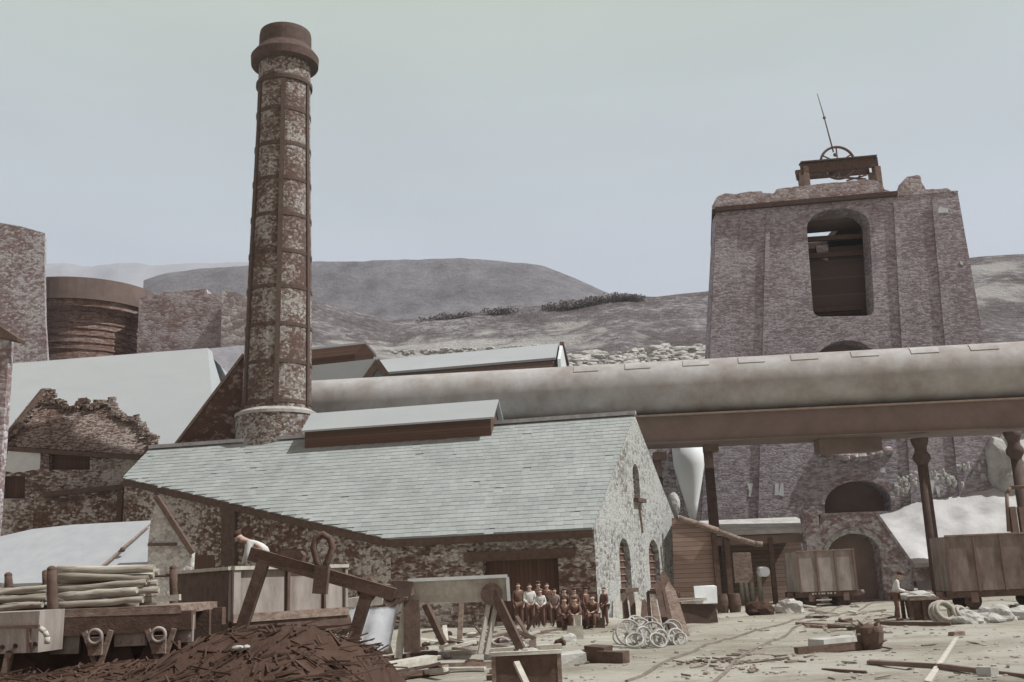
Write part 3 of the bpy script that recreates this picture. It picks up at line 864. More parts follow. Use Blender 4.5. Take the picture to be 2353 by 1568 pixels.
# brown panels added for the shade inside the openings, with interior ledges
M['shaft_shade'] = planked('brown shaft shade panel', (.13, .096, .085), (.165, .125, .112), (.185, .145, .13), 1.35, 2)
x = MB()
q = [tp(px, py) + V((0, 3.2, 0)) for px, py in ((1830, 545), (2030, 530), (2040, 760), (1840, 765))]
x.prism(q, V((0, .3, 0))); x.build('shaft_shade_panel', M['shaft_shade'], tw)
for h_, d_ in ((up_arch, 1.5), (mid_arch, 1.5)):
    x = MB(); x.prism([tp(*q) + V((0, d_, 0)) for q in h_], V((0, .25, 0))); x.build('arch_backing', M['girder'], tw)
for py in (520, 560, 690):
    x = MB(); x.beam(tp(1858, py + 6) + V((0, 2.6, 0)), tp(2010, py - 4) + V((0, 2.6, 0)), .3, .35); x.build('cross_beam', M['timber_dark'], tw)
# pale hoist plate behind the arch head
x = MB(); x.prism([tp(px, py) + V((0, 2.9, 0)) for px, py in ((1900, 536), (1930, 533), (1930, 570), (1925, 572), (1905, 560))], V((0, .2, 0)))
x.build('lime_patch', M['stone_far'], tw)
# arch rings
def arch_ring(h_, k0, nm, mat_, wpx=12, skip=0):
    n_ = len(h_); arc = h_[k0:]
    cx_ = sum(p[0] for p in arc) / len(arc); cy_ = max(p[1] for p in arc)
    out = [(cx_ + (px - cx_) * (1 + wpx / 75), cy_ + (py - cy_) * (1 + wpx / 45)) for px, py in arc]
    x = MB(); x.prism([tp(*q) + tn * .06 for q in arc] + [tp(*q) + tn * .06 for q in reversed(out)], -tn * .3); x.build(nm, mat_, tw)
arch_ring(up_arch, 2, 'arch_ring', M['stone_far'], 9)
arch_ring(big, 10, 'arch_ring', M['stone_tower'], 8)
# string course + pilasters
x = MB(); x.beam(tp(1643, 485, .18), tp(2060, 448, .18), .4, .32); x.beam(tp(1646, 485, .0) - V((.12, 0, 0)), tp(1646, 485, 0) + back - V((.15, 0, 0)), .4, .32); x.build('string_course', M['iron_dark'], tw)
for (a, b_, c_, d_) in ((1646, 1697, 1604, 1655), (2052, 2062, 2104, 2120), (2140, 2152, 2222, 2240), (1760, 1770, 1738, 1752)):
    ya = lambda px, y: y
    q = [tp(a, 500 - (a - 1645) * .086), tp(b_, 500 - (b_ - 1645) * .086), tp(d_, 1350), tp(c_, 1350)]
    x = MB(); x.prism([p + tn * .13 for p in q], -tn * .4); x.build('pilaster', M['stone_tower'], tw)
# parapet rubble with jagged top
par = [(1644, 484), (1644, 459), (1650, 452), (1667, 445), (1690, 447), (1716, 442), (1750, 440), (1752, 444), (1780, 445), (1784, 436), (1810, 432), (1853, 427), (1900, 422), (1945, 419), (1960, 416), (1985, 413), (2012, 416), (2025, 424), (2032, 436), (2049, 443), (2062, 441), (2072, 438), (2081, 410), (2084, 407), (2108, 403), (2114, 405), (2117, 420), (2126, 436), (2150, 436), (2176, 433), (2188, 440), (2199, 446), (2201, 452), (2202, 440)]
par2 = []
for (ax_, ay_), (bx_, by_) in zip(par[:-1], par[1:-1]):
    par2.append((ax_, ay_))
    L_ = math.hypot(bx_ - ax_, by_ - ay_); k_ = int(L_ // 9)
    for i in range(1, k_ + 1):
        t_ = i / (k_ + 1); par2.append((ax_ + (bx_ - ax_) * t_ + random.uniform(-1, 1), ay_ + (by_ - ay_) * t_ + random.uniform(-.9, .7)))
par2 += [(2202, 440)]
x = MB(); x.prism([tp(*q) + tn * .05 for q in par2], V((0, 1.5, 0))); x.build('parapet', stone('crumbling parapet rubble', (.28, .215, .21), (.38, .33, .335), (.52, .49, .5), .32, 1.5, .5, .2), tw)
c_l = tp(1647, 484)
x = MB(); sp_ = [c_l + V((0, 1.5, 0))] + [c_l + V((.2 + 1.2 * k / 14, 1.5 + 7 * k / 14, 1.15 + random.uniform(-.16, .14) - (.35 if k < 3 else 0))) for k in range(15)] + [c_l + V((1.4, 8.5, 0))]
x.prism(sp_, V((1.2, 0, 0))); x.build('parapet', M['stone_tower'], tw)
x = MB()
x.prism([tp(1647, 484) + V((.3, 1.5, -.4)), tp(2200, 436) + V((0, 1.5, -.4)), tp(2200, 436) + V((1, 8.6, -.4)), tp(1647, 484) + V((1.5, 8.6, -.4))], V((0, 0, -.5)),
        [[tp(1880, 470) + V((0, 4, -.4)), tp(1960, 463) + V((0, 4, -.4)), tp(1960, 463) + V((0, 8.1, -.4)), tp(1880, 470) + V((0, 8.1, -.4))]])
x.build('tower_deck', M['girder'], tw)
for (px, py, w_, h_) in ((1725, 1112, 8, 26), (1722, 1128, 6, 14), (1784, 1112, 8, 26), (1796, 1112, 7, 28), (2062, 1110, 9, 20), (2080, 1112, 8, 22), (2140, 1104, 10, 30), (1893, 850, 14, 8), (2038, 846, 10, 10), (2166, 478, 16, 10), (2210, 600, 9, 8), (2030, 1075, 8, 12), (2156, 1118, 9, 24), (2180, 1090, 8, 18)):
    x = MB(); q = [(px + w_ * random.uniform(-.6, .6) * (1 if k in (0, 3) else .6) + (w_ * .5 if k in (1, 2) else -w_ * .5), py + (h_ if k > 1 else 0) + random.uniform(-2, 2)) for k in range(4)]
    x.prism([tp(*p_) + tn * .03 for p_ in q], -tn * .2); x.build('lime_stain', M['white'], tw)
# pale broken ledge over the upper arch
x = MB()
for k in range(9):
    t_ = k / 8; px = 1888 + 150 * t_; py = 1040 + 14 * math.sin(math.pi * t_) - 4 * t_
    x.rock(tp(px, py) + tn * .1, .42, .35, .3, 2, .3)
x.build('broken_ledge', M['stone_far'], tw)

# head gear
HY = 75.0
hg = thing('head_gear', 'timber head gear frame with spoked winding wheel on top of the tower', 'head gear', (P(1930, 430, HY).x, HY, P(1930, 430, HY).z))
for dy in (0, 1.3):
    x = MB(); x.beam(P(1840, 389, HY) + V((0, dy, 0)), P(2008, 374, HY) + V((0, dy, 0)), .3, .78, jit=.03); x.build('beam', M['timber_dark'], hg)
    for px in (1850, 2015):
        a = P(px, 384, HY) + V((0, dy, 0)); x = MB(); x.beam(a, V((a.x, a.y, a.z - 2.6)), .42, .42); x.build('post', M['timber'], hg)
x = MB(); x.beam(P(2012, 372, HY), P(2022, 374, HY) + V((0, 1.4, 0)), .35, .8); x.build('end_board', M['timber_dark'], hg)
x = MB(); x.beam(P(1838, 376, HY), P(2012, 361, HY), .7, .1); x.build('top_plank', M['timber_dark'], hg)
wc = P(1931, 367, HY) + V((0, .65, 0)); rw = 39 / scale_at(wc)
wh = thing('winding_wheel', 'spoked iron winding wheel standing in the timber frame on the tower top', 'wheel', wc)
x = MB(); x.ring(wc, (0, 1, 0), rw, .1, 40, 8, .14); x.build('rim', M['iron'], wh)
for k in range(6):
    a = math.pi / 2 + k * math.pi / 3; x = MB()
    x.beam(wc + V((math.cos(a), 0, math.sin(a))) * .12, wc + V((math.cos(a), 0, math.sin(a))) * (rw - .05), .09, .09); x.build('spoke', M['iron'], wh)
x = MB(); x.tube(wc - V((0, .6, 0)), wc + V((0, .6, 0)), .18, seg=12); x.build('hub', M['iron'], wh)
rd_ = thing('pole', 'thin leaning iron pole rising above the winding wheel', 'pole', P(1914, 345, HY))
x = MB(); x.tube(P(1915, 350, HY), P(1894, 270, HY), .06, seg=8); x.tube(P(1894, 270, HY), P(1878, 216, HY), .045, .03, seg=8); x.build('rod', M['iron'], rd_)
x = MB(); x.rock(P(1894, 271, HY), .13, sub=2, amp=.05); x.build('joint', M['iron'], rd_)
x = MB(); x.rock(P(1919, 356, HY), .16, sub=2, amp=.05); x.build('socket', M['iron'], rd_)
tl = thing('broken_lever', 'broken iron levers lying on the rubble below the winding wheel', 'lever', P(1965, 412, HY))
x = MB(); x.beam(P(1932, 408, HY), P(1990, 412, HY), .12, .14); x.beam(P(1945, 416, HY), P(1993, 402, HY), .1, .1); x.beam(P(1970, 420, HY), P(1976, 402, HY), .1, .1); x.build('lever', M['iron'], tl)
# pale track up the hillside, right of the tower, rubble
# ================================================================== BUILDINGS BEHIND
def gprism(name, mat_, parent, pts_, vec, holes=()):
    x = MB(); x.prism(pts_, vec, holes); return x.build(name, mat_, parent)
def ground_of(p): return V((p.x, p.y, 0))
# rear shed with open gable and ridge monitor
gA = P(866, 832, 72); gl_, gr_ = P(826, 895, 72), P(909, 893, 72); gl_.z = gr_.z
dirw = V((-7.3, 2.2, 0))
rs = thing('rear_shed', 'shed with pale roof and open timber gable just right of the chimney', 'building', (gA.x, gA.y, 0))
gprism('roof', M['roof_white'], rs, [gA, gl_ + V((-.3, 0, -.3)), gl_ + V((-.3, 0, -.1)), gA + V((0, 0, .25)), gr_ + V((.3, 0, -.1)), gr_ + V((.3, 0, -.3))], dirw)
x = MB(); q = V((0, -.25, 0))
x.beam(gA + q + V((.15, 0, -.05)), gl_ + q, .25, .5); x.beam(gA + q, gr_ + q, .24, .48); x.build('barge_boards', M['timber_dark'], rs)
gprism('gable_infill', M['stone_pale'], rs, [gA + V((0, .5, -.4)), gl_ + V((.3, .5, 0)), ground_of(gl_) + V((.3, .5, 0)), ground_of(gr_) + V((-.3, .5, 0)), gr_ + V((-.3, .5, 0))], V((0, .4, 0)))
gprism('front_wall', M['stone_dark'], rs, [gl_ + V((.1, .6, -.2)), ground_of(gl_) + V((.1, .6, 0)), ground_of(gl_) + dirw, gl_ + dirw + V((0, 0, -.2))], V((.3, .4, 0)))
mA = P(839, 790, 73.5); mw = 24 / scale_at(mA); mzl = P(853, 812, 73.5).z; mzb = P(853, 868, 73.5).z
mm = gprism('ridge_monitor', M['louvre'], rs, [mA, V((mA.x - mw, mA.y, mzl)), V((mA.x - mw, mA.y, mzb)), V((mA.x + mw * .8, mA.y, mzb)), V((mA.x + mw * .8, mA.y, mzl))], dirw * .8)
gprism('monitor_roof', M['roof_white'], mm, [mA + V((0, .4, .05)), V((mA.x - mw * 1.2, mA.y + .4, mzl - .2)), V((mA.x - mw * 1.2, mA.y + .4, mzl)), mA + V((0, .4, .25)), V((mA.x + mw, mA.y + .4, mzl)), V((mA.x + mw, mA.y + .4, mzl - .2))], dirw * .8)
# long low shed
sa, sb = P(880, 829, 88), P(1283, 800, 84); sb.z = sa.z = (sa.z + sb.z) / 2
ea, eb_ = P(893, 858, 85), P(1277, 831, 81.5)
lz = (ea.z + eb_.z) / 2; ea.z = eb_.z = lz
ls = thing('long_shed', 'long low shed with pale roof above the gas main below the hillside', 'building', ((sa.x + sb.x) / 2, 84, 0))
dv = V((0, 0, .2))
gprism('roof', M['roof_white'], ls, [sa + V((-8, 1.5, 0)), sb, eb_, ea + V((-8, 1.5, 0))], dv)
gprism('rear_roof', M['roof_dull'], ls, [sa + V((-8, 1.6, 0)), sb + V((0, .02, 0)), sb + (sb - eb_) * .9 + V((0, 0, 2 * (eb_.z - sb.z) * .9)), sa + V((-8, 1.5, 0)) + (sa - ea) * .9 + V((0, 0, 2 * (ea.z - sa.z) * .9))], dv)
gprism('front_wall', M['slat'], ls, [ea + V((-8, 1.9, 0)), eb_ + V((-.2, .4, 0)), V((eb_.x - .2, eb_.y + .4, 0)), V((ea.x - 8, ea.y + 1.9, 0))], V((.1, .3, 0)))
ge = [sb + V((.15, .1, .1)), eb_ + V((.15, -.1, .05)), V((eb_.x + .15, eb_.y - .1, 0)), V((P(1297, 850, 87.2).x, 87.2, 0)), P(1296, 836, 87.2)]
gprism('gable_wall', M['white'], ls, [ge[0], ge[1], ge[2], ge[3], ge[4]], V((.25, .05, 0)))
x = MB(); x.beam(sb + V((.3, 0, .2)), P(1298, 838, 87.2) + V((.2, 0, 0)), .35, .3); x.build('barge_board', M['timber_dark'], ls)

# left side: bleached big roof
wr = thing('white_roofed_shed', 'large shed with broad bleached white roof behind the ruined house', 'building', (P(250, 900, 76).x, 76, 0))
ra_, rb_ = P(18, 841, 81), P(476, 805, 81)
gprism('roof', M['roof_white'], wr, [ra_ , rb_, P(533, 848, 90), P(500, 1060, 72), P(0, 1080, 72), P(12, 950, 76.6)], V((0, .1, .2)))
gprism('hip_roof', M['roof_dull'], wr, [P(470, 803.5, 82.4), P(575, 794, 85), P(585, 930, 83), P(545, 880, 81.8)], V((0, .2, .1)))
gprism('front_wall', M['stone_dark'], wr, [P(500, 1056, 72.3), P(2, 1076, 72.3), ground_of(P(2, 1076, 72.3)), ground_of(P(500, 1056, 72.3))], V((0, .5, 0)))
gprism('end_wall', M['stone_left'], wr, [P(14, 945, 77), P(20, 846, 81.2), ground_of(P(20, 846, 81.2)), ground_of(P(14, 945, 77))], V((.5, .2, 0)))
# corner house at the very left
lh = thing('corner_house', 'narrow sliver of stone house with projecting dark roof at the left edge', 'building', (P(-40, 900, 52).x, 52, 0))
a, b_ = P(-120, 760, 52), P(21, 790, 52)
gprism('wall', M['stone_left'], lh, [V((a.x, 52, b_.z + .3)), V((b_.x, 52, b_.z + .3)), V((P(10, 960, 52).x, 52, P(10, 960, 52).z)), V((P(8, 1010, 52).x, 52, 0)), V((a.x, 52, 0))], V((0, .5, 0)))
x = MB(); x.prism([P(-130, 700, 51.3), P(0, 750, 51.3), P(40, 776, 51.3), P(38, 783, 51.3), P(0, 775, 51.3), P(-130, 745, 51.3)], V((0, .9, 0))); x.build('roof', M['timber_dark'], lh)
# left tower
lt_ = thing('left_stack_house', 'tall purplish stone block with sloping top at the left edge', 'building', (P(40, 700, 84).x, 84, 0))
tops = [P(-160, 470, 84), P(-60, 495, 84), P(0, 512, 84), P(50, 521, 84), P(103, 536, 84)]
rg = [P(102, 640, 84), P(104, 740, 84), P(110, 835, 84)]
gprism('wall', M['stone_left'], lt_, tops + rg + [V((rg[-1].x + .4, 84, 0)), V((tops[0].x, 84, 0))], V((-.4, 1.2, 0)))
# banded furnace
FYc = 94.0
fc = P(192, 660, FYc); k_ = 1 / scale_at(fc)
fz = lambda py: zat(fc.x, FYc, py)
# nearest surface sits r closer, compensate with a slightly smaller radius
fu = thing('blast_furnace', 'round brick blast furnace with a broad projecting iron band at its top', 'furnace', (fc.x, FYc, 0))
rC, rBd = 165 * k_, 139 * k_
fz = lambda py: zat(fc.x, FYc - rBd, py)
fzc = lambda py: zat(fc.x, FYc - rC, py)
x = MB(); x.lathe([(rC, fzc(685)), (rC, fzc(636))], (fc.x, FYc, 0), 56); x.build('iron_band', plain('sooty iron band', (.15, .112, .1), (.2, .153, .138), .8), fu, smooth=False)
x = MB(); x.lathe([(rBd, 0), (rBd, fz(716)), (rC - .25, fzc(700)), (rC - .25, fzc(684))], (fc.x, FYc, 0), 56); x.build('body', M['furnace'], fu)
for py in (738, 752, 768, 784, 800):
    x = MB(); x.lathe([(rBd - .02, fz(py + 2)), (rBd + .1, fz(py + 2)), (rBd + .1, fz(py - 2)), (rBd - .02, fz(py - 2))], (fc.x, FYc, 0), 56, cap=False); x.build('hoop', M['furnace'], fu)
# ruined furnace walls
def jag(pts_, step=9, amp=1.6, closed=False):
    out = []
    for (ax_, ay_), (bx_, by_) in zip(pts_, pts_[1:]):
        out.append((ax_, ay_)); L_ = math.hypot(bx_ - ax_, by_ - ay_); n_ = int(L_ // step)
        for i in range(1, n_ + 1):
            t_ = i / (n_ + 1); out.append((ax_ + (bx_ - ax_) * t_ + random.uniform(-amp, amp) * .5, ay_ + (by_ - ay_) * t_ + random.uniform(-amp, amp)))
    out.append(pts_[-1]); return out
rw_ = thing('ruined_wall', 'ruined grey stone wall with broken top between the furnace and the chimney', 'wall', (P(420, 800, 90).x, 90, 0))
tp_ = jag([(320, 684), (358, 679), (372, 673), (474, 664), (476, 676), (508, 674), (510, 668)])
q = [P(px, py, 90) for px, py in tp_]
gprism('masonry', M['stone_far'], rw_, q + [V((q[-1].x, 90, 0)), V((q[0].x, 90, 0))], V((0, 2.5, 0)))
rw2 = thing('ruined_block', 'paler ruined stone block with a sloping top close behind the chimney', 'wall', (P(540, 800, 88).x, 88, 0))
tp_ = jag([(510, 671), (517, 666), (540, 672), (567, 682), (600, 692)])
q = [P(px, py, 88) for px, py in tp_]
gprism('masonry', stone('pale grey ruin masonry', (.3, .25, .25), (.4, .36, .37), (.6, .6, .6), .5, 1.4, .55, .3), rw2, q + [V((q[-1].x, 88, 0)), V((q[0].x, 88, 0))], V((0, 3, 0)))
# ================================================================== RUINED HOUSE
RY = 64.0
rh = thing('ruined_house', 'ruined stone house with broken stone slab roof left of the cast house', 'building', (P(180, 1100, RY).x, RY, 0))
rn = V((0, -.86, .5)); rp0 = P(180, 1040, RY)
def rp(px, py): return PL(px, py, rp0, rn)
out = [(6, 1024), (30, 995), (99, 906), (108, 898), (120, 895), (121, 903), (117, 915), (117, 922), (144, 922), (146, 931), (156, 934), (183, 934), (184, 926), (190, 919), (197, 919), (198, 930), (204, 937), (226, 928), (230, 922), (261, 921), (263, 934), (265, 949), (283, 951), (288, 960), (318, 961), (320, 972), (330, 980), (333, 990), (336, 1000), (354, 1000), (355, 1010), (361, 1018), (352, 1030), (333, 1046)]
out = jag(out, 7, 2.2)
x = MB(); x.prism([rp(*q) for q in out], -rn * .35); x.build('slab_roof', M['stone_slab'], rh)
# loose slabs along the broken edge
x = MB()
for (px, py) in out[6:-3]:
    for k in range(2):
        c = rp(px + random.uniform(-5, 4), py + random.uniform(0, 9)) + rn * .1
        x.box(c, random.uniform(.25, .6), random.uniform(.2, .4), random.uniform(.12, .24), random.uniform(-.5, .5), jit=.05)
x.build('loose_slabs', M['stone_slab'], rh)
x = MB(); x.beam(rp(4, 1026) + rn * .2, rp(104, 901) + rn * .2, .42, .3); x.build('barge_board', M['timber_dark'], rh)
x = MB(); x.beam(rp(4, 1028) + V((0, -.2, -.1)), rp(333, 1050) + V((0, -.2, -.1)), .3, .28); x.build('eaves_beam', M['timber_dark'], rh)
def wq(x0, x1, y0, y1, off=0.0): return [P(x0, y0, RY - off), P(x1, y0, RY - off), P(x1, y1, RY - off), P(x0, y1, RY - off)]
holes = [wq(113, 207, 1042, 1080), wq(4, 58, 1094, 1146)]
wl = [P(0, 1028, RY), P(333, 1049, RY), P(338, 1130, RY), V((P(338, 1130, RY).x, RY, 0)), V((P(-6, 1028, RY).x, RY, 0))]
wl[0] = P(-6, 1028, RY)
x = MB(); x.prism(wl, V((0, .6, 0)), holes); x.build('front_wall', M['stone_front'], rh)
for h_ in holes:
    x = MB(); x.prism([p + V((0, .45, 0)) for p in h_], V((0, .1, 0))); x.build('window_boarding', M['opening_panel'], rh)  # brown panels added for the darkness inside the windows
gprism('broken_plaster', M['white'], rh, [P(px, py, RY - .05) for px, py in jag([(19, 1032), (92, 1034), (93, 1050), (91, 1078), (74, 1080), (60, 1083), (30, 1088), (12, 1083)], 10, 2)], V((0, .3, 0)))
gprism('lower_wall', M['stone_dark'], rh, [P(px, py, RY - .9) for px, py in jag([(80, 1136), (150, 1133), (279, 1119)], 12, 1.5)] + [ground_of(P(279, 1119, RY - .9)), ground_of(P(80, 1136, RY - .9))], V((0, .85, 0)))
x = MB(); a = P(277, 1132, RY - 1.2); b_ = P(275, 1206, RY - 1.2); x.beam(a, ground_of(b_), .3, .3); x.build('post', M['timber_dark'], rh)
x = MB(); x.beam(P(100, 1137, RY - 1.1), P(286, 1119, RY - 1.1), .3, .3); x.build('ledge_beam', M['timber_dark'], rh)
gprism('rear_wall', M['stone_dark'], rh, [P(0, 1000, RY + 6) , P(330, 1000, RY + 6), ground_of(P(330, 1000, RY + 6)), ground_of(P(0, 1000, RY + 6))], V((0, .5, 0)))

# ================================================================== LOW WHITE-ROOFED SHED
SY = 44.0
ws = thing('low_shed', 'low shed with smooth white roof and stone gable behind the timber wagon', 'building', (P(200, 1290, SY).x, SY, 0))
ridge_y = SY + 4
pa_, pb_ = P(-60, 1240, ridge_y), P(349, 1196, ridge_y); pn2 = (pb_ - pa_).cross(P(100, 1338, SY) - pa_).normalized()
Q2 = lambda px, py: PL(px, py, pa_, pn2)
gprism('roof', M['canvas'], ws, [pa_, Q2(0, 1233), Q2(75, 1216), Q2(168, 1206), pb_, Q2(338, 1330), Q2(-60, 1345)], V((0, .05, -.15)))
gprism('front_wall', M['stone_front'], ws, [P(337, 1328, SY + .2), P(-60, 1342, SY + .2), ground_of(P(-60, 1342, SY + .2)), ground_of(P(337, 1328, SY + .2))], V((0, .4, 0)))
gy = SY - .1
gprism('gable_wall', stone('pale gable rubble', (.27, .24, .23), (.46, .44, .43), (.62, .63, .62), .26, 1.5, .62, .25), ws, [P(347, 1192, gy), P(362, 1146, gy), P(440, 1266, gy), P(437, 1318, gy), ground_of(P(437, 1318, gy)), ground_of(P(338, 1318, gy)), P(338, 1318, gy), P(341, 1240, gy)], V((0, .5, 0)))
x = MB(); x.beam(P(359, 1141, gy - .1) , P(443, 1271, gy - .1), .3, .2); x.build('barge_board', M['timber_dark'], ws)  # dark strip standing for the shadow line down the rake
x = MB(); x.beam(P(340, 1252, gy - .05), P(405, 1251, gy - .05), .12, .12); x.build('ledge', M['timber_dark'], ws)
pl_ = thing('leaning_pole', 'thin dark pole lying slantwise down the smooth white roof', 'pole', P(215, 1318, SY - .3))
x = MB(); x.tube(P(346, 1205, SY + 3.3), P(214, 1320, SY - .3), .05, .06, 8, wob=.02, rings=6); x.build('shaft', M['timber'], pl_)
x = MB(); x.rock(P(282, 1263, SY + 1.2), .12, sub=2, amp=.1); x.build('knot', M['timber_dark'], pl_)

# ================================================================== RIGHT MIDDLE GROUND
# arched retaining wall with white ash bank
AY = 60.6
aw = thing('arched_wall', 'stone wall with a dark round arch below the tower, sloping down on its right', 'wall', (P(1950, 1300, AY).x, AY, 0))
ar = [(1898, 1345)] + [(2022, 1345)]
for k in range(13):
    a = math.pi * k / 12; ar.append((1962 + 60 * math.cos(a) + 0, 1272 - 2 * math.cos(a) - 46 * math.sin(a)))
AP = lambda px, py, o=0: P(px, py, AY - o)
bl, br = ground_of(AP(1884, 1345)), ground_of(AP(2098, 1345))
arch_pts = [AP(*q) for q in ar]
arch_pts[0] = V((arch_pts[-1].x, AY, .02)); arch_pts[1] = V((arch_pts[2].x, AY, .02))
gprism('masonry', M['stone_left'], aw, [AP(1884, 1186), AP(2012, 1180), AP(2097, 1300), br, bl], V((0, 1.4, 0)), [arch_pts])
gprism('arch_backing', M['girder'], aw, [p + V((0, 1.1, 0)) for p in arch_pts], V((0, .2, 0)))  # brown panel added for the shade inside the arch
x = MB(); arc = ar[2:]
outp = [(1962 + (px - 1962) * 1.16, 1280 + (py - 1280) * 1.24) for px, py in arc]
x.prism([AP(*q, .08) for q in arc] + [AP(*q, .08) for q in reversed(outp)], V((0, .4, 0))); x.build('arch_ring', M['stone_pale'], aw)
x = MB(); x.beam(AP(2012, 1180, .1) + V((0, .7, .06)), AP(2097, 1300, .1) + V((0, .7, .06)), 1.6, .14); x.beam(AP(1884, 1186) + V((0, .7, .05)), AP(2012, 1180) + V((0, .7, .05)), 1.6, .12); x.build('coping', M['stone_far'], aw)
x = MB(); x.box(AP(1866, 1220) + V((0, .3, -1.0)), .85, .9, 4.2); x.box(AP(1866, 1178) + V((0, .3, 0)), 1.1, 1.1, .3); x.build('gate_pier', M['stone_left'], aw)
# ash bank
x = MB(); rows = []
nx_, ny_ = 50, 16
for j in range(ny_ + 1):
    t_ = j / ny_; row = []
    for i in range(nx_ + 1):
        s1 = i / nx_
        tx, ty = 2012 + (2500 - 2012) * s1, 1182 - 112 * s1
        bx_, by_ = 2097 + (2520 - 2097) * s1, 1300 + 6 * s1
        a = P(bx_, by_, 61.4); b_ = P(tx, ty, 69.2)
        p = a.lerp(b_, t_); p.z += .3 * noise.noise(p * .35) + .18 * noise.noise(p * 1.1) + .5 * math.sin(math.pi * t_) * (.3)
        row.append(x.bm.verts.new(p))
    rows.append(row)
fr = [x.bm.verts.new((v.co.x, v.co.y - .5, -.2)) for v in rows[0]]
rows = [fr] + rows
for a, b_ in zip(rows, rows[1:]):
    for i in range(nx_): x.bm.faces.new([a[i], a[i + 1], b_[i + 1], b_[i]])
struct(x.build('ash_bank', plain('white ash and lime', (.42, .42, .42), (.62, .63, .63), .5, bd=.08, detail=8), smooth=True, fix=False))
fw = thing('low_kerb_wall', 'low pale stone kerb wall at the foot of the white ash bank', 'wall', ground_of(P(2130, 1330, 60.4)))
x = MB(); x.beam(P(2098, 1318, 60.4), P(2210, 1312, 60.4), .5, .9); x.build('masonry', M['stone_far'], fw)
x = MB(); x.beam(P(2095, 1301, 60.3), P(2210, 1296, 60.3), .9, .22, jit=.04); x.build('coping', M['rock'], fw)
# pale rubble seen on the far right slope beneath the girder
x = MB()
for k in range(55):
    px = random.uniform(2060, 2300); py = 1128 - (px - 2060) * .17 + random.uniform(-34, 12)
    x.rock(P(px, py, 69), random.uniform(.08, .2), None, random.uniform(.1, .3), 1, .3)
tag(x.build('lime_rubble', M['rock']), 'pale lime rubble heaped along the top of the ash bank', 'rubble', kind='stuff')
hp = thing('ash_heap', 'white heap of ash beside the tower at the right under the girder', 'heap', P(2330, 1130, 68.5))
x = MB(); x.rock(P(2328, 1095, 69), 1.6, 1.4, 2.6, 4, .35); x.build('mound', M['rock'], hp)

# low open shed against the tower
os_ = thing('open_shed', 'low open fronted shed with a thin pale roof edge below the tower', 'shed', ground_of(P(1760, 1300, 61)))
a, b_ = P(1640, 1233, 61), P(1880, 1222, 61); a.z = b_.z = (a.z + b_.z) / 2
x = MB(); x.prism([a, b_, b_ + V((0, 4.5, .9)), a + V((0, 4.5, .9))], V((0, 0, .22))); x.build('roof', M['rock'], os_)
x = MB(); x.beam(a + V((0, .3, -.3)), b_ + V((0, .3, -.3)), .3, .5); x.build('beam', M['girder'], os_)
for px in (1668, 1772, 1870):
    p = P(px, 1250, 61); x = MB(); x.beam(V((p.x, 61.2, a.z - .2)), V((p.x, 61.2, 0)), .26, .26); x.build('post', M['timber_dark'], os_)
gprism('back_boarding', M['slat'], os_, [a + V((0, 4, .7)), b_ + V((0, 4, .7)), ground_of(b_ + V((0, 4, 0))), ground_of(a + V((0, 4, 0)))], V((0, .2, 0)))
# row of pale posts inside the shed
for k, px in enumerate((1700, 1712, 1724, 1742, 1810, 1822, 1834, 1846)):
    p = P(px, 1300, 62.0); x = MB(); p.z = 0
    x.tube(p, p + V((random.uniform(-.1, .1), 0, random.uniform(1.9, 2.5))), .14, .12, 8)
    tag(loc_mesh(x.build('pale_post', M['timber_pale'])), 'pale upright timber post standing in the open shed below the tower', 'post', 'pale posts in the open shed')
# slatted lean-to beside the gable
st_ = thing('slatted_lean_to', 'slatted timber lean to with a drooping pole roof right of the gable', 'shed', ground_of(P(1600, 1300, 57)))
gprism('boarding', M['slat'], st_, [P(1545, 1190, 57), P(1575, 1196, 57), P(1640, 1226, 57), ground_of(P(1644, 1340, 57)), ground_of(P(1545, 1340, 57))], V((0, .25, 0)))
x = MB(); pts_ = [(1560, 1192), (1600, 1204), (1650, 1222), (1700, 1240), (1735, 1250), (1752, 1251)]
for q0, q1 in zip(pts_, pts_[1:]): x.tube(P(*q0, 56.6), P(*q1, 56.6), .16, .15, 10)
x.build('pole_rail', M['timber'], st_)
for px, y0 in ((1640, 1224), (1668, 1234)):
    p = P(px, y0, 56.8); x = MB(); x.beam(p, ground_of(p), .28, .28); x.build('post', M['timber_dark'], st_)
gprism('lean_roof', M['timber'], st_, [P(1558, 1193, 56.9), P(1652, 1224, 56.9), P(1652, 1216, 60), P(1558, 1186, 60)], V((0, 0, .08)))
# white hopper
hz = P(1580, 1030, 66); k_ = 1 / scale_at(hz)
hpz = lambda py: zat(hz.x, 66, py)
ho = thing('hopper', 'smooth white conical hopper narrowing downwards between the gable and the tower', 'hopper', (hz.x, 66, hpz(1200)))
x = MB(); x.lathe([(6 * k_, hpz(1196)), (14 * k_, hpz(1160)), (26 * k_, hpz(1110)), (35 * k_, hpz(1070)), (36 * k_, hpz(1020))], (hz.x, 66, 0), 32); x.build('cone', plain('white painted plate', (.8, .84, .86), (.86, .9, .92), .5, bd=0, rough=.5), ho, smooth=True)
x = MB(); x.tube(V((hz.x, 66, hpz(1196))), V((hz.x, 66, 0)), 5 * k_, seg=12); x.build('spout', M['iron'], ho)
hb = P(1548, 1160, 65); x = MB(); x.rock(hb, .4, .4, .75, 3, .15); tag(loc_mesh(x.build('lime_sack', M['rock'])), 'pale rounded sack lodged low beside the white hopper', 'sack')
pp_ = P(1534, 1080, 66.5); x = MB(); x.box(V((pp_.x, 67, pp_.z - 1.4)), 1.0, .8, 5.6); tag(loc_mesh(x.build('brick_pier', M['stone_left'])), 'dark brick pier just right of the gable under the girder', 'pier')

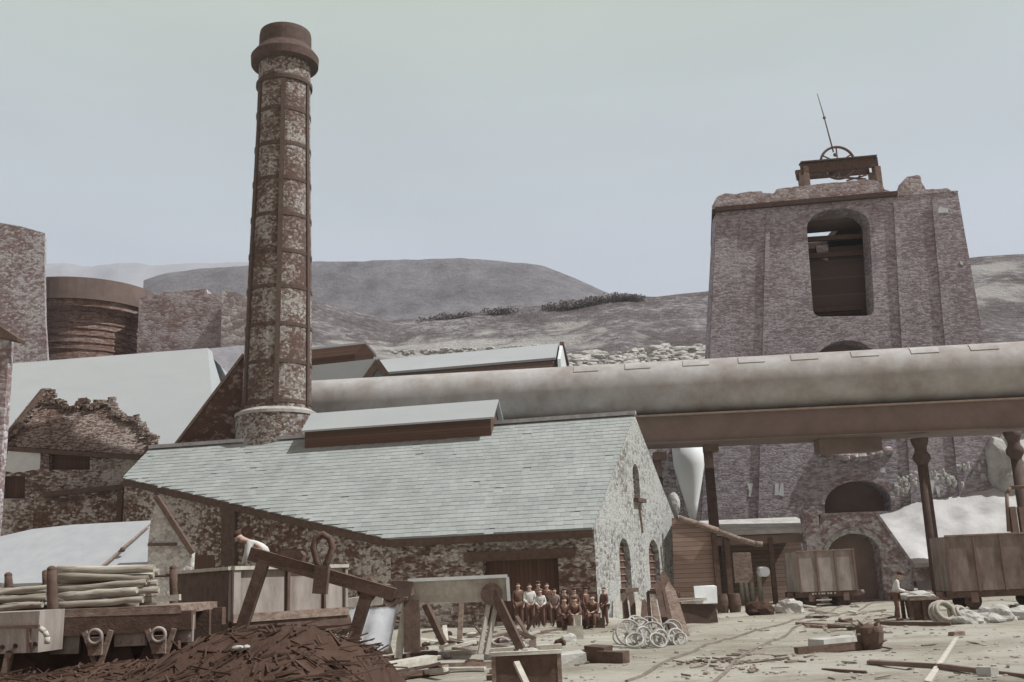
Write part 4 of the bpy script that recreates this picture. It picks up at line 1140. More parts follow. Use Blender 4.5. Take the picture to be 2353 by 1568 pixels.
# ------------------------------------------------------------------ wagons
def coal_wagon(px0, px1, py_top, py_bot, Y, label, rz=0.0, panels=3, side_mat=None):
    a, b_ = P(px0, py_bot, Y), P(px1, py_bot, Y)
    L = (b_.x - a.x); c = (a + b_) / 2
    zt_ = P((px0 + px1) / 2, py_top, Y).z; W_ = 2.0
    zbody = .78 if zt_ > 1.8 else .6
    w_ = thing('coal_wagon', label, 'wagon', (c.x, Y + W_ / 2, 0), 'wagons standing in the yard')
    c0 = V((c.x, Y + W_ / 2, 0)); h = zt_ - zbody
    rt_ = Matrix.Rotation(rz, 3, 'Z')
    def bx_(name, mat_, lx, ly, lz, sx, sy, sz):
        x = MB(); x.box(c0 + rt_ @ V((lx, ly, lz)), sx, sy, sz, rot=rt_); return x.build(name, mat_, w_)
    bx_('side', side_mat, 0, -W_ / 2, zbody + h / 2, L, .08, h)
    bx_('side', side_mat, 0, W_ / 2, zbody + h / 2, L, .08, h)
    bx_('end', side_mat, -L / 2 + .04, 0, zbody + h / 2, .08, W_ - .09, h)
    bx_('end', side_mat, L / 2 - .04, 0, zbody + h / 2, .08, W_ - .09, h)
    bx_('floor', M['timber_dark'], 0, 0, zbody + .05, L - .2, W_ - .2, .1)
    for k in range(panels + 1):
        bx_('iron_strap', M['iron'], -L / 2 + L * k / panels * .98 + .03, -W_ / 2 - .06, zbody + h / 2, .1, .06, h + .06)
    bx_('top_rail', M['timber'], 0, -W_ / 2 - .02, zt_ + .03, L + .06, .16, .07)
    bx_('sole_bar', M['timber_dark'], 0, -W_ / 2 + .1, zbody - .14, L + .4, .16, .28)
    bx_('sole_bar', M['timber_dark'], 0, W_ / 2 - .1, zbody - .14, L + .4, .16, .28)
    for sx in (-1, 1):
        for sy in (-1, 1):
            x = MB(); q = c0 + rt_ @ V((sx * L * .3, sy * (W_ / 2 - .28), .36)); ay = rt_ @ V((0, 1, 0))
            x.tube(q - ay * .05, q + ay * .05, .36, seg=22); x.tube(q - ay * .12, q + ay * .12, .09, seg=10); x.build('wheel', M['iron_dark'], w_)
        x = MB(); q = c0 + rt_ @ V((sx * L * .3, -W_ / 2 + .06, .5)); x.box(q, .3, .14, .42, rot=rt_); x.build('axle_guard', M['iron'], w_)
        x = MB(); q = c0 + rt_ @ V((sx * (L / 2 + .2), -.5, zbody - .12)); x.tube(q, q + rt_ @ V((sx * .3, 0, 0)), .12, seg=12); x.build('buffer', M['iron'], w_)
    return w_, c0, rt_, L, zbody, W_
cw, c0, rt_, L_, zb1, W1 = coal_wagon(1834, 1968, 1266, 1345, 54, 'pale sided open wagon standing in front of the arched wall', .04, 3, M['wagon_side'])
# worn illegible dashes of paint on the sole bar
x = MB()
for k in range(8):
    x.box(c0 + rt_ @ V((-L_ * .28 + k * .16 * random.uniform(.9, 1.1), -W1 / 2 - .0, zb1 - .1)), .09, .05, .09, rot=rt_)
x.build('worn_paint_marks', M['timber_pale'], cw)
x = MB(); x.box(c0 + rt_ @ V((-L_ * .1, -W1 / 2 - .02, zb1 - .42)), .8, .06, .07, rot=rt_); x.build('brake_bar', M['timber_pale'], cw)
coal_wagon(2192, 2440, 1228, 1348, 45, 'large plank sided wagon at the right edge behind the pale heap', -.05, 4, M['wagon_dull'])
# iron guard frame beyond the right wagon
fr_ = thing('guard_rail', 'tall iron guard rail standing behind the wagon at the right edge', 'frame', ground_of(P(2330, 1300, 50)))
x = MB()
p = [P(2318, 1222, 50), P(2313, 1135, 50), P(2322, 1121, 50), P(2420, 1116, 50)]
for a, b_ in zip(p, p[1:]): x.tube(a, b_, .09, seg=8)
x.build('rail', M['iron'], fr_)
for px in (2324, 2345, 2385):
    q = P(px, 1165, 50); x = MB(); x.beam(q, ground_of(q), .3, .25); x.build('post', M['iron'], fr_)
# ================================================================== PEOPLE
def skinned(nodes, edges, root, mat, name, parent, sub=1, xf=None):
    me = bpy.data.meshes.new(name)
    ks = list(nodes); idx = {k: i for i, k in enumerate(ks)}
    me.from_pydata([nodes[k][0] for k in ks], [(idx[a], idx[b]) for a, b in edges], [])
    o = bpy.data.objects.new(name, me); COL.objects.link(o)
    md = o.modifiers.new('Skin', 'SKIN'); md.use_smooth_shade = True
    sv = me.skin_vertices[0].data
    for k in ks:
        r = nodes[k][1]; r = r if isinstance(r, tuple) else (r, r)
        sv[idx[k]].radius = r; sv[idx[k]].use_root = (k == root)
    ss = o.modifiers.new('Sub', 'SUBSURF'); ss.levels = sub; ss.render_levels = sub
    dg = bpy.context.evaluated_depsgraph_get(); dg.update()
    nm = bpy.data.meshes.new_from_object(o.evaluated_get(dg))
    o.modifiers.clear(); o.data = nm; nm.name = name
    bpy.data.meshes.remove(me)
    nm.materials.clear(); nm.materials.append(mat)
    for f in nm.polygons: f.use_smooth = True
    if xf is not None: nm.transform(xf)
    o.parent = parent
    return o
def person(label, loc, rz, pose='stand', shirt='cloth_dark', trousers='cloth_dark', cap=True, group=None, arm=0.0, h=1.0, vest=None):
    t = thing('person', label, 'person', loc, group)
    L = {}
    if pose == 'stand':
        J = dict(pel=(0, 0, .94), spine=(0, .01, 1.14), chest=(0, 0, 1.33), neck=(0, 0, 1.48), hb=(0, -.015, 1.56), hm=(0, -.02, 1.64), ht=(0, -.01, 1.72))
        for s, q in ((-1, 'l'), (1, 'r')):
            J.update({q + 'sh': (.17 * s, 0, 1.41), q + 'el': (.24 * s, .02 - arm * .06, 1.13), q + 'wr': ((.22 - arm * .1) * s, -.06 - arm * .18, .9 + arm * .16), q + 'ha': ((.2 - arm * .14) * s, -.09 - arm * .22, .83 + arm * .18),
                      q + 'hip': (.09 * s, 0, .9), q + 'kn': (.11 * s, -.02, .5), q + 'an': (.12 * s, .02, .09), q + 'to': (.15 * s, -.15, .04)})
    elif pose == 'sit':
        J = dict(pel=(0, 0, .44), spine=(0, -.03, .62), chest=(0, -.08, .8), neck=(0, -.1, .95), hb=(0, -.13, 1.03), hm=(0, -.15, 1.1), ht=(0, -.14, 1.18))
        for s, q in ((-1, 'l'), (1, 'r')):
            J.update({q + 'sh': (.17 * s, -.08, .88), q + 'el': (.23 * s, -.2, .64), q + 'wr': (.12 * s, -.38, .6), q + 'ha': (.07 * s, -.44, .58),
                      q + 'hip': (.09 * s, -.02, .42), q + 'kn': (.14 * s, -.42, .48), q + 'an': (.12 * s, -.4, .09), q + 'to': (.14 * s, -.56, .04)})
    elif pose == 'bend':
        J = dict(pel=(0, .22, .92), spine=(0, .06, 1.1), chest=(0, -.14, 1.2), neck=(0, -.27, 1.25), hb=(0, -.34, 1.28), hm=(0, -.4, 1.32), ht=(0, -.46, 1.37))
        for s, q in ((-1, 'l'), (1, 'r')):
            J.update({q + 'sh': (.17 * s, -.18, 1.2), q + 'el': (.22 * s, -.22, .95), q + 'wr': (.16 * s, -.3, .74), q + 'ha': (.14 * s, -.33, .67),
                      q + 'hip': (.09 * s, .2, .88), q + 'kn': (.12 * s, .08, .5), q + 'an': (.13 * s, .12, .09), q + 'to': (.15 * s, -.05, .04)})
    elif pose == 'lean':
        J = dict(pel=(0, .03, .94), spine=(0, -.02, 1.13), chest=(0, -.08, 1.31), neck=(0, -.14, 1.45), hb=(0, -.18, 1.52), hm=(0, -.22, 1.58), ht=(0, -.24, 1.66))
        for s, q in ((-1, 'l'), (1, 'r')):
            J.update({q + 'sh': (.17 * s, -.09, 1.39), q + 'el': (.25 * s, -.1, 1.1), q + 'wr': (.17 * s, -.34, 1.02), q + 'ha': (.15 * s, -.42, 1.0),
                      q + 'hip': (.09 * s, .03, .9), q + 'kn': (.11 * s, 0, .5), q + 'an': (.12 * s, .04 + .06 * s, .09), q + 'to': (.14 * s, -.13 + .06 * s, .04)})
    rad = dict(pel=(.15, .11), spine=(.145, .1), chest=(.16, .11), neck=.055, hb=.07, hm=(.078, .095), ht=.055)
    for q in 'lr':
        rad.update({q + 'sh': .062, q + 'el': .046, q + 'wr': .03, q + 'ha': (.036, .018), q + 'hip': .088, q + 'kn': .06, q + 'an': .042, q + 'to': .036})
    xf = Matrix.Rotation(rz, 4, 'Z') @ Matrix.Scale(h, 4)
    nd = {k: (V(v), rad[k]) for k, v in J.items()}
    ed = [('pel', 'spine'), ('spine', 'chest'), ('chest', 'neck'), ('neck', 'hb'), ('hb', 'hm'), ('hm', 'ht')]
    for q in 'lr':
        ed += [('chest', q + 'sh'), (q + 'sh', q + 'el'), (q + 'el', q + 'wr'), (q + 'wr', q + 'ha'), ('pel', q + 'hip'), (q + 'hip', q + 'kn'), (q + 'kn', q + 'an'), (q + 'an', q + 'to')]
    body = dict(nd); bed = list(ed)
    hd = (V(J['ht']) - V(J['hb'])).normalized(); fw_ = V((1, 0, 0)).cross(hd)
    if fw_.y > 0: fw_ = -fw_
    hm = V(J['hm'])
    body['nose'] = (hm + fw_ * .118 - hd * .015, .012); bed.append(('hm', 'nose'))
    body['chin'] = (hm + fw_ * .075 - hd * .085, .03); bed.append(('hb', 'chin'))
    for s, q in ((-1, 'l'), (1, 'r')):
        body[q + 'ear'] = (hm + V((.1 * s, 0, 0)) - hd * .01, .014); bed.append(('hm', q + 'ear'))
        w_, ha = V(J[q + 'wr']), V(J[q + 'ha']); fd_ = (ha - w_).normalized()
        ac = V((1, 0, 0)) if abs(fd_.x) < .8 else V((0, 1, 0)); cu = ac.cross(fd_)
        for k, ln in enumerate((.07, .082, .077, .06)):
            b0 = ha + ac * (k - 1.5) * .021 + fd_ * .012; k1, k2 = f'{q}f{k}a', f'{q}f{k}b'
            body[k1] = (b0 + fd_ * ln * .55 + cu * .008, .0095); body[k2] = (b0 + fd_ * ln - cu * .02 * (1 if k else .6), .008)
            bed += [(q + 'ha', k1), (k1, k2)]
        th_ = w_.lerp(ha, .5) - ac * s * .045
        body[q + 't1'] = (th_ + fd_ * .02, .011); body[q + 't2'] = (th_ + fd_ * .06, .009); bed += [(q + 'ha', q + 't1'), (q + 't1', q + 't2')]
    skinned(body, bed, 'pel', M['skin'], 'body', t, 1, xf)
    def sub_(keys, k_, mat_, nm, over=None):
        n_ = {}
        for k in keys:
            r = rad[k]; r = r if isinstance(r, tuple) else (r, r)
            n_[k] = (V(J[k]), tuple(v * k_ + .012 for v in r))
        if over:
            for k, v in over.items(): n_[k] = v
        e_ = [(a, b) for a, b in ed if a in n_ and b in n_]
        return skinned(n_, e_, keys[0], M[mat_], nm, t, 1, xf)
    sub_(['pel', 'spine', 'chest', 'lsh', 'lel', 'lwr', 'rsh', 'rel', 'rwr'], 1.12, shirt, 'shirt')
    sub_(['pel', 'lhip', 'lkn', 'lan', 'rhip', 'rkn', 'ran'], 1.15, trousers, 'trousers')
    for q in 'lr':
        n_ = {q + 'an': (V(J[q + 'an']), .056), q + 'to': (V(J[q + 'to']), .044)}
        skinned(n_, [(q + 'an', q + 'to')], q + 'an', M['hair'], 'boot', t, 1, xf)
    if vest: sub_(['spine', 'chest'], 1.22, vest, 'waistcoat')
    x = MB(); x.rock((0, 0, 0), .088, .1, .075, 2, .06, 3)
    for v in x.bm.verts:
        c = v.co.copy(); v.co = hm + hd * (.06 + c.z) + V((c.x, 0, 0)) - fw_ * (.036 + c.y * 1.0)
    hr = x.build('hair', M['hair'], None, smooth=True); hr.data.transform(xf); hr.parent = t
    if cap:
        x = MB(); x.rock((0, 0, 0), .112, .13, .042, 2, .05, 8)
        for v in x.bm.verts:
            c = v.co.copy(); v.co = hm + hd * (.115 + c.z) + V((c.x, 0, 0)) + fw_ * (.022 + c.y)
        cp_ = x.build('cap', M['cloth_dark'], None, smooth=True); cp_.data.transform(xf); cp_.parent = t
    return t
def stand_at(px, py_head, Y):
    p = P(px, py_head, Y); return p
for (px, py, Y, lab, sh, vs, cp_, ar_, rz) in (
        (1190, 1346, 45.2, 'man in dark jacket standing leftmost in the group before the cast house doorway', 'cloth_dark', None, False, 0, .2),
        (1216, 1348, 44.0, 'man in pale shirt and dark trousers holding his hands together left in the doorway group', 'cloth_pale', None, False, .8, .1),
        (1236, 1341, 45.6, 'tallest man in a cap at the back of the doorway group', 'cloth_dark', None, True, 0, 0),
        (1241, 1360, 42.6, 'man in pale shirt and grey waistcoat at the front of the doorway group', 'cloth_pale', 'cloth_grey', False, .9, -.1),
        (1256, 1346, 45.4, 'bareheaded man in dark coat behind the waistcoated man in the doorway group', 'cloth_dark', None, False, 0, -.1),
        (1274, 1358, 43.8, 'man in grey shirt at the right end of the doorway group', 'cloth_grey', None, False, .5, -.3),
        (1297, 1364, 42.6, 'man in dark coat standing right of the grey shirted man behind the seated men', 'cloth_dark', None, True, .3, -.5),
        (1319, 1370, 42.0, 'shorter man in dark clothes standing behind the middle seated man', 'cloth_dark', 'cloth_grey', True, .8, .4),
        (1345, 1362, 43.2, 'tall man in dark coat and cap standing between the seated men', 'cloth_dark', None, True, .1, .9),
        (1388, 1372, 41.8, 'man in dark clothes standing rightmost near the corner of the gable', 'cloth_dark', None, False, .6, -.9)):
    p = P(px, py, Y); x_, y_ = p.x, Y
    hh = max(.85, min(1.05, (p.z - gz(x_, y_)) / 1.66))
    person(lab, (x_, y_, gz(x_, y_)), rz, 'stand', sh, 'cloth_dark', cp_, 'workmen gathered before the cast house doorway', ar_, hh, vs)
for (px, Y, lab, cp_, rz) in ((1296, 40.5, 'man in dark clothes sitting left on the timber baulk near the doorway group', False, .2),
                              (1322, 40.0, 'man in a cap and dark clothes sitting in the middle of the timber baulk', True, -.1),
                              (1366, 40.4, 'man in dark clothes sitting at the right end of the timber baulk', False, -.4)):
    p = PZ(px, 1455, .0); 
    x_ = (px - CX) / FPX * Y * 1.0
    q = P(px, 1420, Y); person(lab, (q.x, Y, gz(q.x, Y)), rz, 'sit', 'cloth_dark', 'cloth_dark', cp_, 'men sitting on a timber baulk')
a, b_ = P(1280, 1430, 40.75), P(1388, 1430, 40.65)
x = MB(); x.beam(V((a.x, a.y, gz(a.x, a.y) + .17)), V((b_.x, b_.y, gz(b_.x, b_.y) + .17)), .4, .36, jit=.03)
tag(loc_mesh(x.build('timber_baulk', M['timber_dark'])), 'dark squared timber baulk that three men sit on near the doorway', 'timber baulk')
p = P(2060, 1321, 39); person('man in white shirt and dark trousers bending over a rough table in the yard', (p.x - .22, 38.7, gz(p.x, 39)), R(70), 'lean', 'cloth_pale', 'cloth_dark', True, None, 0, 1.02)

# ================================================================== LEFT FOREGROUND
# cinder heap (dark mass at the bottom)
def heap_h(x, y):
    pxx = x / 14.0 * 2350 + CX
    z = lerp_prof([(-900, .6), (-100, 1.02), (60, 1.06), (240, 1.1), (380, 1.25), (440, 1.36), (520, 1.47), (640, 1.52), (700, 1.47), (755, 1.38), (815, 1.26), (840, 1.05), (856, .5), (885, 0), (1200, -.1)], pxx)
    k = max(0, 1 - abs((y - 14.2) / (3.6 if y < 14.2 else 5.6)) ** 1.7)  # rear slope stretched back as dark ground for the shade under wagons
    return z * k - .05
x = MB(); rows = []
for j in range(68):
    y = 10.2 + j * .145; row = []
    for i in range(150):
        xx = -14 + i * .084; z = heap_h(xx, y)
        z += (.2 * noise.noise(V((xx * .9, y * .9, 0))) + .06 * noise.noise(V((xx * 5, y * 5, 2))) + .03 * noise.noise(V((xx * 14, y * 14, 4)))) * min(1, max(0, z) * 3)
        row.append(x.bm.verts.new((xx, y, z)))
    rows.append(row)
for a, b_ in zip(rows, rows[1:]):
    for i in range(len(a) - 1): x.bm.faces.new([a[i], a[i + 1], b_[i + 1], b_[i]])
tag(x.build('cinder_heap', M['cinder'], smooth=True, fix=False), 'big dark brown cinder heap filling the bottom left foreground', 'heap')
# lumps on the heap
x = MB()
for k in range(1200):
    xx = random.uniform(-9.5, -2.0); y = random.uniform(11, 16); z = heap_h(xx, y)
    if z < .05: continue
    r_ = random.uniform(.006, .02) * (2 if random.random() < .05 else 1); x.rock((xx, y, z), r_, None, r_ * .7, 1, .4)
tag(x.build('cinder_lumps', M['cinder']), 'loose clinker lumps strewn over the dark cinder heap', 'clinker', kind='stuff')
x = MB()
for k in range(1500):
    xx = random.uniform(-9.5, -2.0); y = random.uniform(10.8, 16.2); z = heap_h(xx, y)
    z += .2 * noise.noise(V((xx * .9, y * .9, 0)))
    if z < .1: continue
    a_ = random.gauss(1.2, .7); L_ = random.uniform(.12, .5); d_ = V((math.cos(a_) * L_, math.sin(a_) * L_ * .6, random.uniform(-.03, .1)))
    q_ = V((xx, y, z + .02)); e_ = q_ + d_; e_.z = max(e_.z - .05, heap_h(e_.x, e_.y) + .2 * noise.noise(V((e_.x * .9, e_.y * .9, 0)))) + random.uniform(.0, .06)
    x.beam(q_, e_, random.uniform(.012, .035), .02)
tag(x.build('brushwood', plain('dark brushwood', (.045, .028, .021), (.125, .08, .06), .9)), 'dark brushwood and splinters lying over the cinder heap', 'brushwood', kind='stuff')
for k, (px, py, s_) in enumerate(((676, 1441, 9), (742, 1452, 6), (548, 1570, 14), (565, 1556, 8), (120, 1545, 4), (65, 1512, 5))):
    p = P(px, py, 13.4 if py > 1500 else 15); x = MB(); z = heap_h(p.x, p.y)
    x.rock((p.x, p.y, z + .04), s_ / 160, .05, .035, 2, .3)
    tag(loc_mesh(x.build('pale_stone', M['rock'])), 'pale flat stone lying on the dark cinder heap', 'stone', 'pale stones on the cinder heap')

# timber wagon
WY = 16.0
tw_ = thing('timber_wagon', 'timber wagon with tall stakes loaded with pale pit props at the lower left', 'wagon', (P(200, 1500, WY).x, WY + 1, 0))
zd = P(250, 1398, WY).z
def wx(px): return P(px, 1400, WY).x
x = MB(); x.box(((wx(-60) + wx(415)) / 2, WY + .95, zd - .05), wx(415) - wx(-60), 1.9, .12, jit=.01); x.build('deck', M['timber'], tw_)
x = MB(); x.beam((wx(90), WY + .12, zd - .25), (wx(440), WY + .12, zd - .22), .22, .28); x.build('sole_bar', M['timber_dark'], tw_)
x = MB(); x.beam((wx(-60), WY + 1.75, zd - .25), (wx(440), WY + 1.75, zd - .22), .22, .28); x.build('sole_bar', M['timber_dark'], tw_)
x = MB(); x.box(((wx(-60) + wx(430)) / 2, WY + 1.2, zd - .65), wx(430) - wx(-60), .1, 1.1); x.build('underside_shade', M['timber_dark'], tw_)  # dark board added to stand in for the shade under the wagon
def stake(px, y0, y1, w_, dy=0):
    a = P(px, y0, WY + dy); b_ = P(px + 2, y1, WY + dy); x = MB()
    x.tube(b_, a, w_, w_ * .85, 10, wob=.008, rings=4); x.rock(a, w_ * .86, None, w_ * .7, 2, .05); x.build('stake', M['timber_dark'], tw_, smooth=True)
stake(119, 1309, 1420, .085, -.02); stake(105, 1316, 1405, .07, 1.7); stake(19, 1322, 1405, .075, 1.7); stake(398, 1306, 1425, .075, 1.7); stake(201, 1318, 1400, .07, 1.75); stake(300, 1316, 1400, .06, 1.8)
for px, wpx, y0, y1 in ((152, 62, 1436, 1501), (300, 70, 1450, 1484), (416, 56, 1416, 1476)):
    a, b_ = P(px - wpx / 2, y0, WY + .1), P(px + wpx / 2, y1, WY + .1)
    x = MB(); x.box(((a.x + b_.x) / 2, WY + .1, (a.z + b_.z) / 2), b_.x - a.x, .06, a.z - b_.z, jit=.012)
    for k in range(3):
        x.tube((a.x + (b_.x - a.x) * (k + .5) / 3, WY + .05, b_.z + .08), (a.x + (b_.x - a.x) * (k + .5) / 3, WY + .09, b_.z + .08), .025, seg=8)
    x.build('side_plate', M['wagon_side'], tw_)
for px, y0 in ((225, 1450), (370, 1446)):
    c = P(px, y0, WY - .05); e_ = P(px, y0 + 84, WY - .05); x = MB()
    x.beam((c.x - .2, c.y, c.z), (e_.x - .02, c.y, e_.z), .06, .07); x.beam((c.x + .2, c.y, c.z), (e_.x + .02, c.y, e_.z), .06, .07)
    x.box((c.x, c.y - .02, c.z - .22), .2, .12, .26); x.build('axle_guard', M['timber'], tw_)
    x = MB(); x.ring((c.x, c.y - .1, c.z - .08), (0, 1, 0), .1, .028, 18); x.build('spring_shackle', M['wagon_side'], tw_)
    x = MB(); wc_ = V((c.x, WY + .3, e_.z + .02)); x.tube(wc_ - V((0, .05, 0)), wc_ + V((0, .05, 0)), .42, seg=28); x.tube(wc_ - V((0, .12, 0)), wc_ + V((0, 1.3, 0)), .07, seg=10); x.build('wheel', M['iron_dark'], tw_)
# logs
logs = []
def prop(x0, x1, y, z, r):
    x = MB(); bend = random.uniform(-.05, .05)
    x.tube((x0, y + random.uniform(-.1, .1), z + bend), (x1, y + random.uniform(-.1, .1), z - bend), r, r * random.uniform(.7, .95), 12, wob=.012, rings=6)
    o = loc_mesh(x.build('pit_prop', M['log'], smooth=False)); logs.append(o)
for rrow, n_ in enumerate((8, 8, 7, 7, 5)):
    for k in range(n_):
        y = WY + .25 + .1 * rrow + k * .22 + random.uniform(-.03, .03); z = zd + .09 + rrow * .125 - .008 * k
        prop(wx(128) * y / WY + random.uniform(-.05, .1), wx(random.uniform(318, 368)) * y / WY, y, z, random.uniform(.045, .085))
for rrow, n_ in enumerate((8, 7, 5)):
    for k in range(n_):
        y = WY + .25 + .1 * rrow + k * .22 + random.uniform(-.03, .03); z = zd + .07 + rrow * .12
        prop(wx(-70) * y / WY + random.uniform(-.05, .1), wx(random.uniform(76, 110)) * y / WY, y, z, random.uniform(.04, .075))
for i, o in enumerate(logs):
    right = o.location.x > wx(110)
    tag(o, 'pale pit prop in the pile right of the tall stake on the timber wagon' if right else 'pale pit prop in the low pile left of the tall stake on the timber wagon', 'pit prop', 'pit props right of the stake' if right else 'pit props left of the stake')
x = MB(); x.beam((wx(345), WY + .1, zd + .1), (wx(408), WY + .1, zd + .12), .1, .09); tag(loc_mesh(x.build('loose_batten', M['timber_pale'])), 'short pale batten sticking out at the right end of the timber wagon deck', 'batten')
ct = MB(); pts_ = [(19, 1350), (60, 1352), (105, 1345), (119, 1342), (200, 1329), (300, 1327), (398, 1322)]
for q0, q1 in zip(pts_, pts_[1:]): ct.tube(P(*q0, WY + 1.68), P(*q1, WY + 1.68), .022, seg=8)
tag(loc_mesh(ct.build('chain', M['iron_dark'])), 'dark chain stretched between the stakes behind the pit props', 'chain')
# pale panelled wagon at the very left
pw = thing('panelled_wagon', 'pale panelled wagon side with bolts and a curved iron at the bottom left corner', 'wagon', (P(20, 1500, 15.2).x, 15.2, 0))
a, b_ = P(-120, 1412, 15.2), P(87, 1500, 15.2)
x = MB(); x.box(((a.x + b_.x) / 2, 15.6, (a.z + b_.z) / 2), b_.x - a.x, .8, a.z - b_.z, jit=.01); x.build('body', M['wagon_side'], pw)
x = MB(); x.beam(P(-120, 1445, 15.12), P(90, 1440, 15.12), .05, .05); x.beam(P(66, 1444, 15.12), P(66, 1500, 15.12), .05, .05); x.build('iron_strap', M['iron'], pw)
x = MB()
for px, py in ((4, 1487), (34, 1484), (18, 1500), (90, 1480), (-20, 1490)): 
    p = P(min(px, 80), py, 15.16); x.tube(p, p + V((0, .1, 0)), .03, seg=8)
x.build('bolts', M['iron_dark'], pw)
x = MB(); pts_ = [(92, 1444), (103, 1452), (109, 1464), (108, 1480)]
for q0, q1 in zip(pts_, pts_[1:]): x.tube(P(*q0, 15.1), P(*q1, 15.1), .04, seg=8)
x.build('curved_iron', M['timber_pale'], pw)
x = MB(); p = P(10, 1545, 15.3); x.beam(P(-30, 1500, 15.2), P(8, 1568, 15.2), .09, .09); x.beam(P(22, 1500, 15.2), P(8, 1568, 15.2), .09, .09); x.build('axle_guard', M['timber'], pw)
x = MB(); p = P(10, 1560, 15.5); x.tube(p, p + V((0, .1, 0)), .42, seg=26); x.build('wheel', M['iron_dark'], pw)

# box wagon, its end given darker timber to stand for shade
c0 = P(532, 1310, 20); c1 = P(795, 1299, 22.4); c2 = P(408, 1316, 22.2)
ztop = c0.z; zbt = P(545, 1428, 20).z
c1.z = c2.z = ztop
bw_ = thing('box_wagon', 'high sided box wagon with shade-dark end and pale panelled side beside the pit props', 'wagon', ((c1.x + c2.x) / 2, (c1.y + c2.y) / 2, 0))
hgt = ztop - zbt
def wallq(a, b_, nm, mat_, inn):
    x = MB(); x.prism([a, b_, V((b_.x, b_.y, zbt)), V((a.x, a.y, zbt))], inn); return x.build(nm, mat_, bw_)
d1 = (c1 - c0).normalized(); d2 = (c2 - c0).normalized(); c3 = c1 + (c2 - c0)
n1 = V((d1.y, -d1.x, 0)); n2_ = V((-d2.y, d2.x, 0))
wallq(c0, c1, 'side', M['wagon_side'], -n1 * .08)
wallq(c0 - n1 * .09 , c2, 'end', M['timber_dark'], -n2_ * .08)
wallq(c1, c3, 'end', M['timber_dark'], n2_ * .08)
wallq(c2, c3, 'side', M['timber_dark'], n1 * .08)
x = MB(); x.prism([V((c.x, c.y, zbt)) for c in (c0, c1, c3, c2)], V((0, 0, .12))); x.build('floor', M['timber_dark'], bw_)
for t_, w_ in ((.03, .16), (.455, .07), (.78, .05), (.985, .07)):
    p = c0.lerp(c1, t_) + n1 * .04; x = MB(); x.beam(p + V((0, 0, .02)), V((p.x, p.y, zbt)), w_, .06, up=n1); x.build('stanchion', M['timber_dark'] if t_ < .8 and t_ > .1 else M['wagon_side'], bw_)
x = MB(); x.beam(c0 + n1 * .02 + V((0, 0, .03)), c1 + n1 * .02 + V((0, 0, .03)), .16, .07); x.beam(c0 - n2_ * 0 + V((0, 0, .03)), c2 + V((0, 0, .03)), .14, .065); x.build('top_rail', M['timber_pale'], bw_)
x = MB(); x.beam(V((c0.x, c0.y, zbt + .05)) + n1 * .05, V((c1.x, c1.y, zbt + .05)) + n1 * .05, .08, .16); x.build('bottom_rail', M['timber'], bw_)
x = MB(); x.beam(V((c0.x, c0.y, zbt - .16)) - n1 * .1, V((c1.x, c1.y, zbt - .16)) - n1 * .1, .3, .3); x.beam(V((c0.x, c0.y, zbt - .16)) - n2_ * .1, V((c2.x, c2.y, zbt - .16)) - n2_ * .1, .3, .3); x.build('under_frame', M['timber_dark'], bw_)
x = MB(); q = V((c1.x, c1.y, zbt - .2)) - n1 * .2; x.tube(q - d1 * .2, q + d1 * .1, .2, .26, seg=20); x.build('buffer', M['iron_dark'], bw_, smooth=True)
for t_ in (.25, .78):
    q = V((c0.x, c0.y, 0)).lerp(V((c1.x, c1.y, 0)), t_) - n1 * .3 + V((0, 0, .75)); x = MB()
    x.tube(q - n1 * .05, q + n1 * .05, .55, seg=28); x.build('wheel', M['iron_dark'], bw_)
    x = MB(); x.beam(q + n1 * .12 + V((-.15, 0, .5)), q + n1 * .12, .1, .1); x.beam(q + n1 * .12 + V((.15, 0, .5)), q + n1 * .12, .1, .1); x.build('axle_guard', M['iron'], bw_)
x = MB(); q = V(((c0.x + c3.x) / 2, (c0.y + c3.y) / 2, zbt + hgt * .35))
for k in range(120):
    x.rock(q + d1 * random.uniform(-1.3, 1.3) + d2 * random.uniform(-1.2, 1.2) + V((0, 0, random.uniform(-.1, .12))), random.uniform(.1, .22), None, None, 1, .3)
tag(x.build('coal_load', M['cinder']), 'dark lumps of coal loaded in the high sided box wagon', 'coal', kind='stuff')
# man bending in the wagon
p = P(592, 1292, 22.0)
person('man in white shirt bending over inside the high sided box wagon', (p.x, 22.0, ztop - .62), R(-72), 'bend', 'cloth_pale', 'cloth_dark', False, None, 0, 1.0)
# trestle beam
TYy = 18.6
tr = thing('timber_trestle', 'slanting dark timber beam on two raking legs in front of the box wagon', 'trestle', ground_of(P(720, 1400, TYy)))
x = MB(); x.beam(P(575, 1272, TYy), P(905, 1368, TYy), .18, .22, jit=.02); x.build('beam', M['timber_dark'], tr)
x = MB(); a = P(607, 1288, TYy); b_ = P(563, 1420, TYy); x.beam(a, b_ + (b_ - a) * .6, .18, .2, jit=.02); x.build('leg', M['timber_dark'], tr)
x = MB(); a = P(846, 1352, TYy); b_ = P(806, 1485, TYy); x.beam(a, b_ + (b_ - a) * .2, .16, .2, jit=.02); x.build('leg', M['timber_dark'], tr)
x = MB(); x.prism([P(*q, TYy) for q in ((640, 1290), (636, 1272), (650, 1264), (690, 1266), (697, 1276), (690, 1300))], V((0, .3, 0))); x.prism([P(*q, TYy + .02) for q in ((596, 1286), (594, 1262), (606, 1266), (622, 1280), (622, 1292))], V((0, .25, 0))); x.build('pulley_block', M['timber_dark'], tr)
x = MB(); x.rock(P(848, 1352, TYy + .1), .2, .18, .2, 3, .25); x.build('rope_lashing', M['timber_dark'], tr)
hk = thing('forked_prop', 'dark forked prop with a looped head rising from the slanting beam', 'prop', P(738, 1340, TYy - .25))
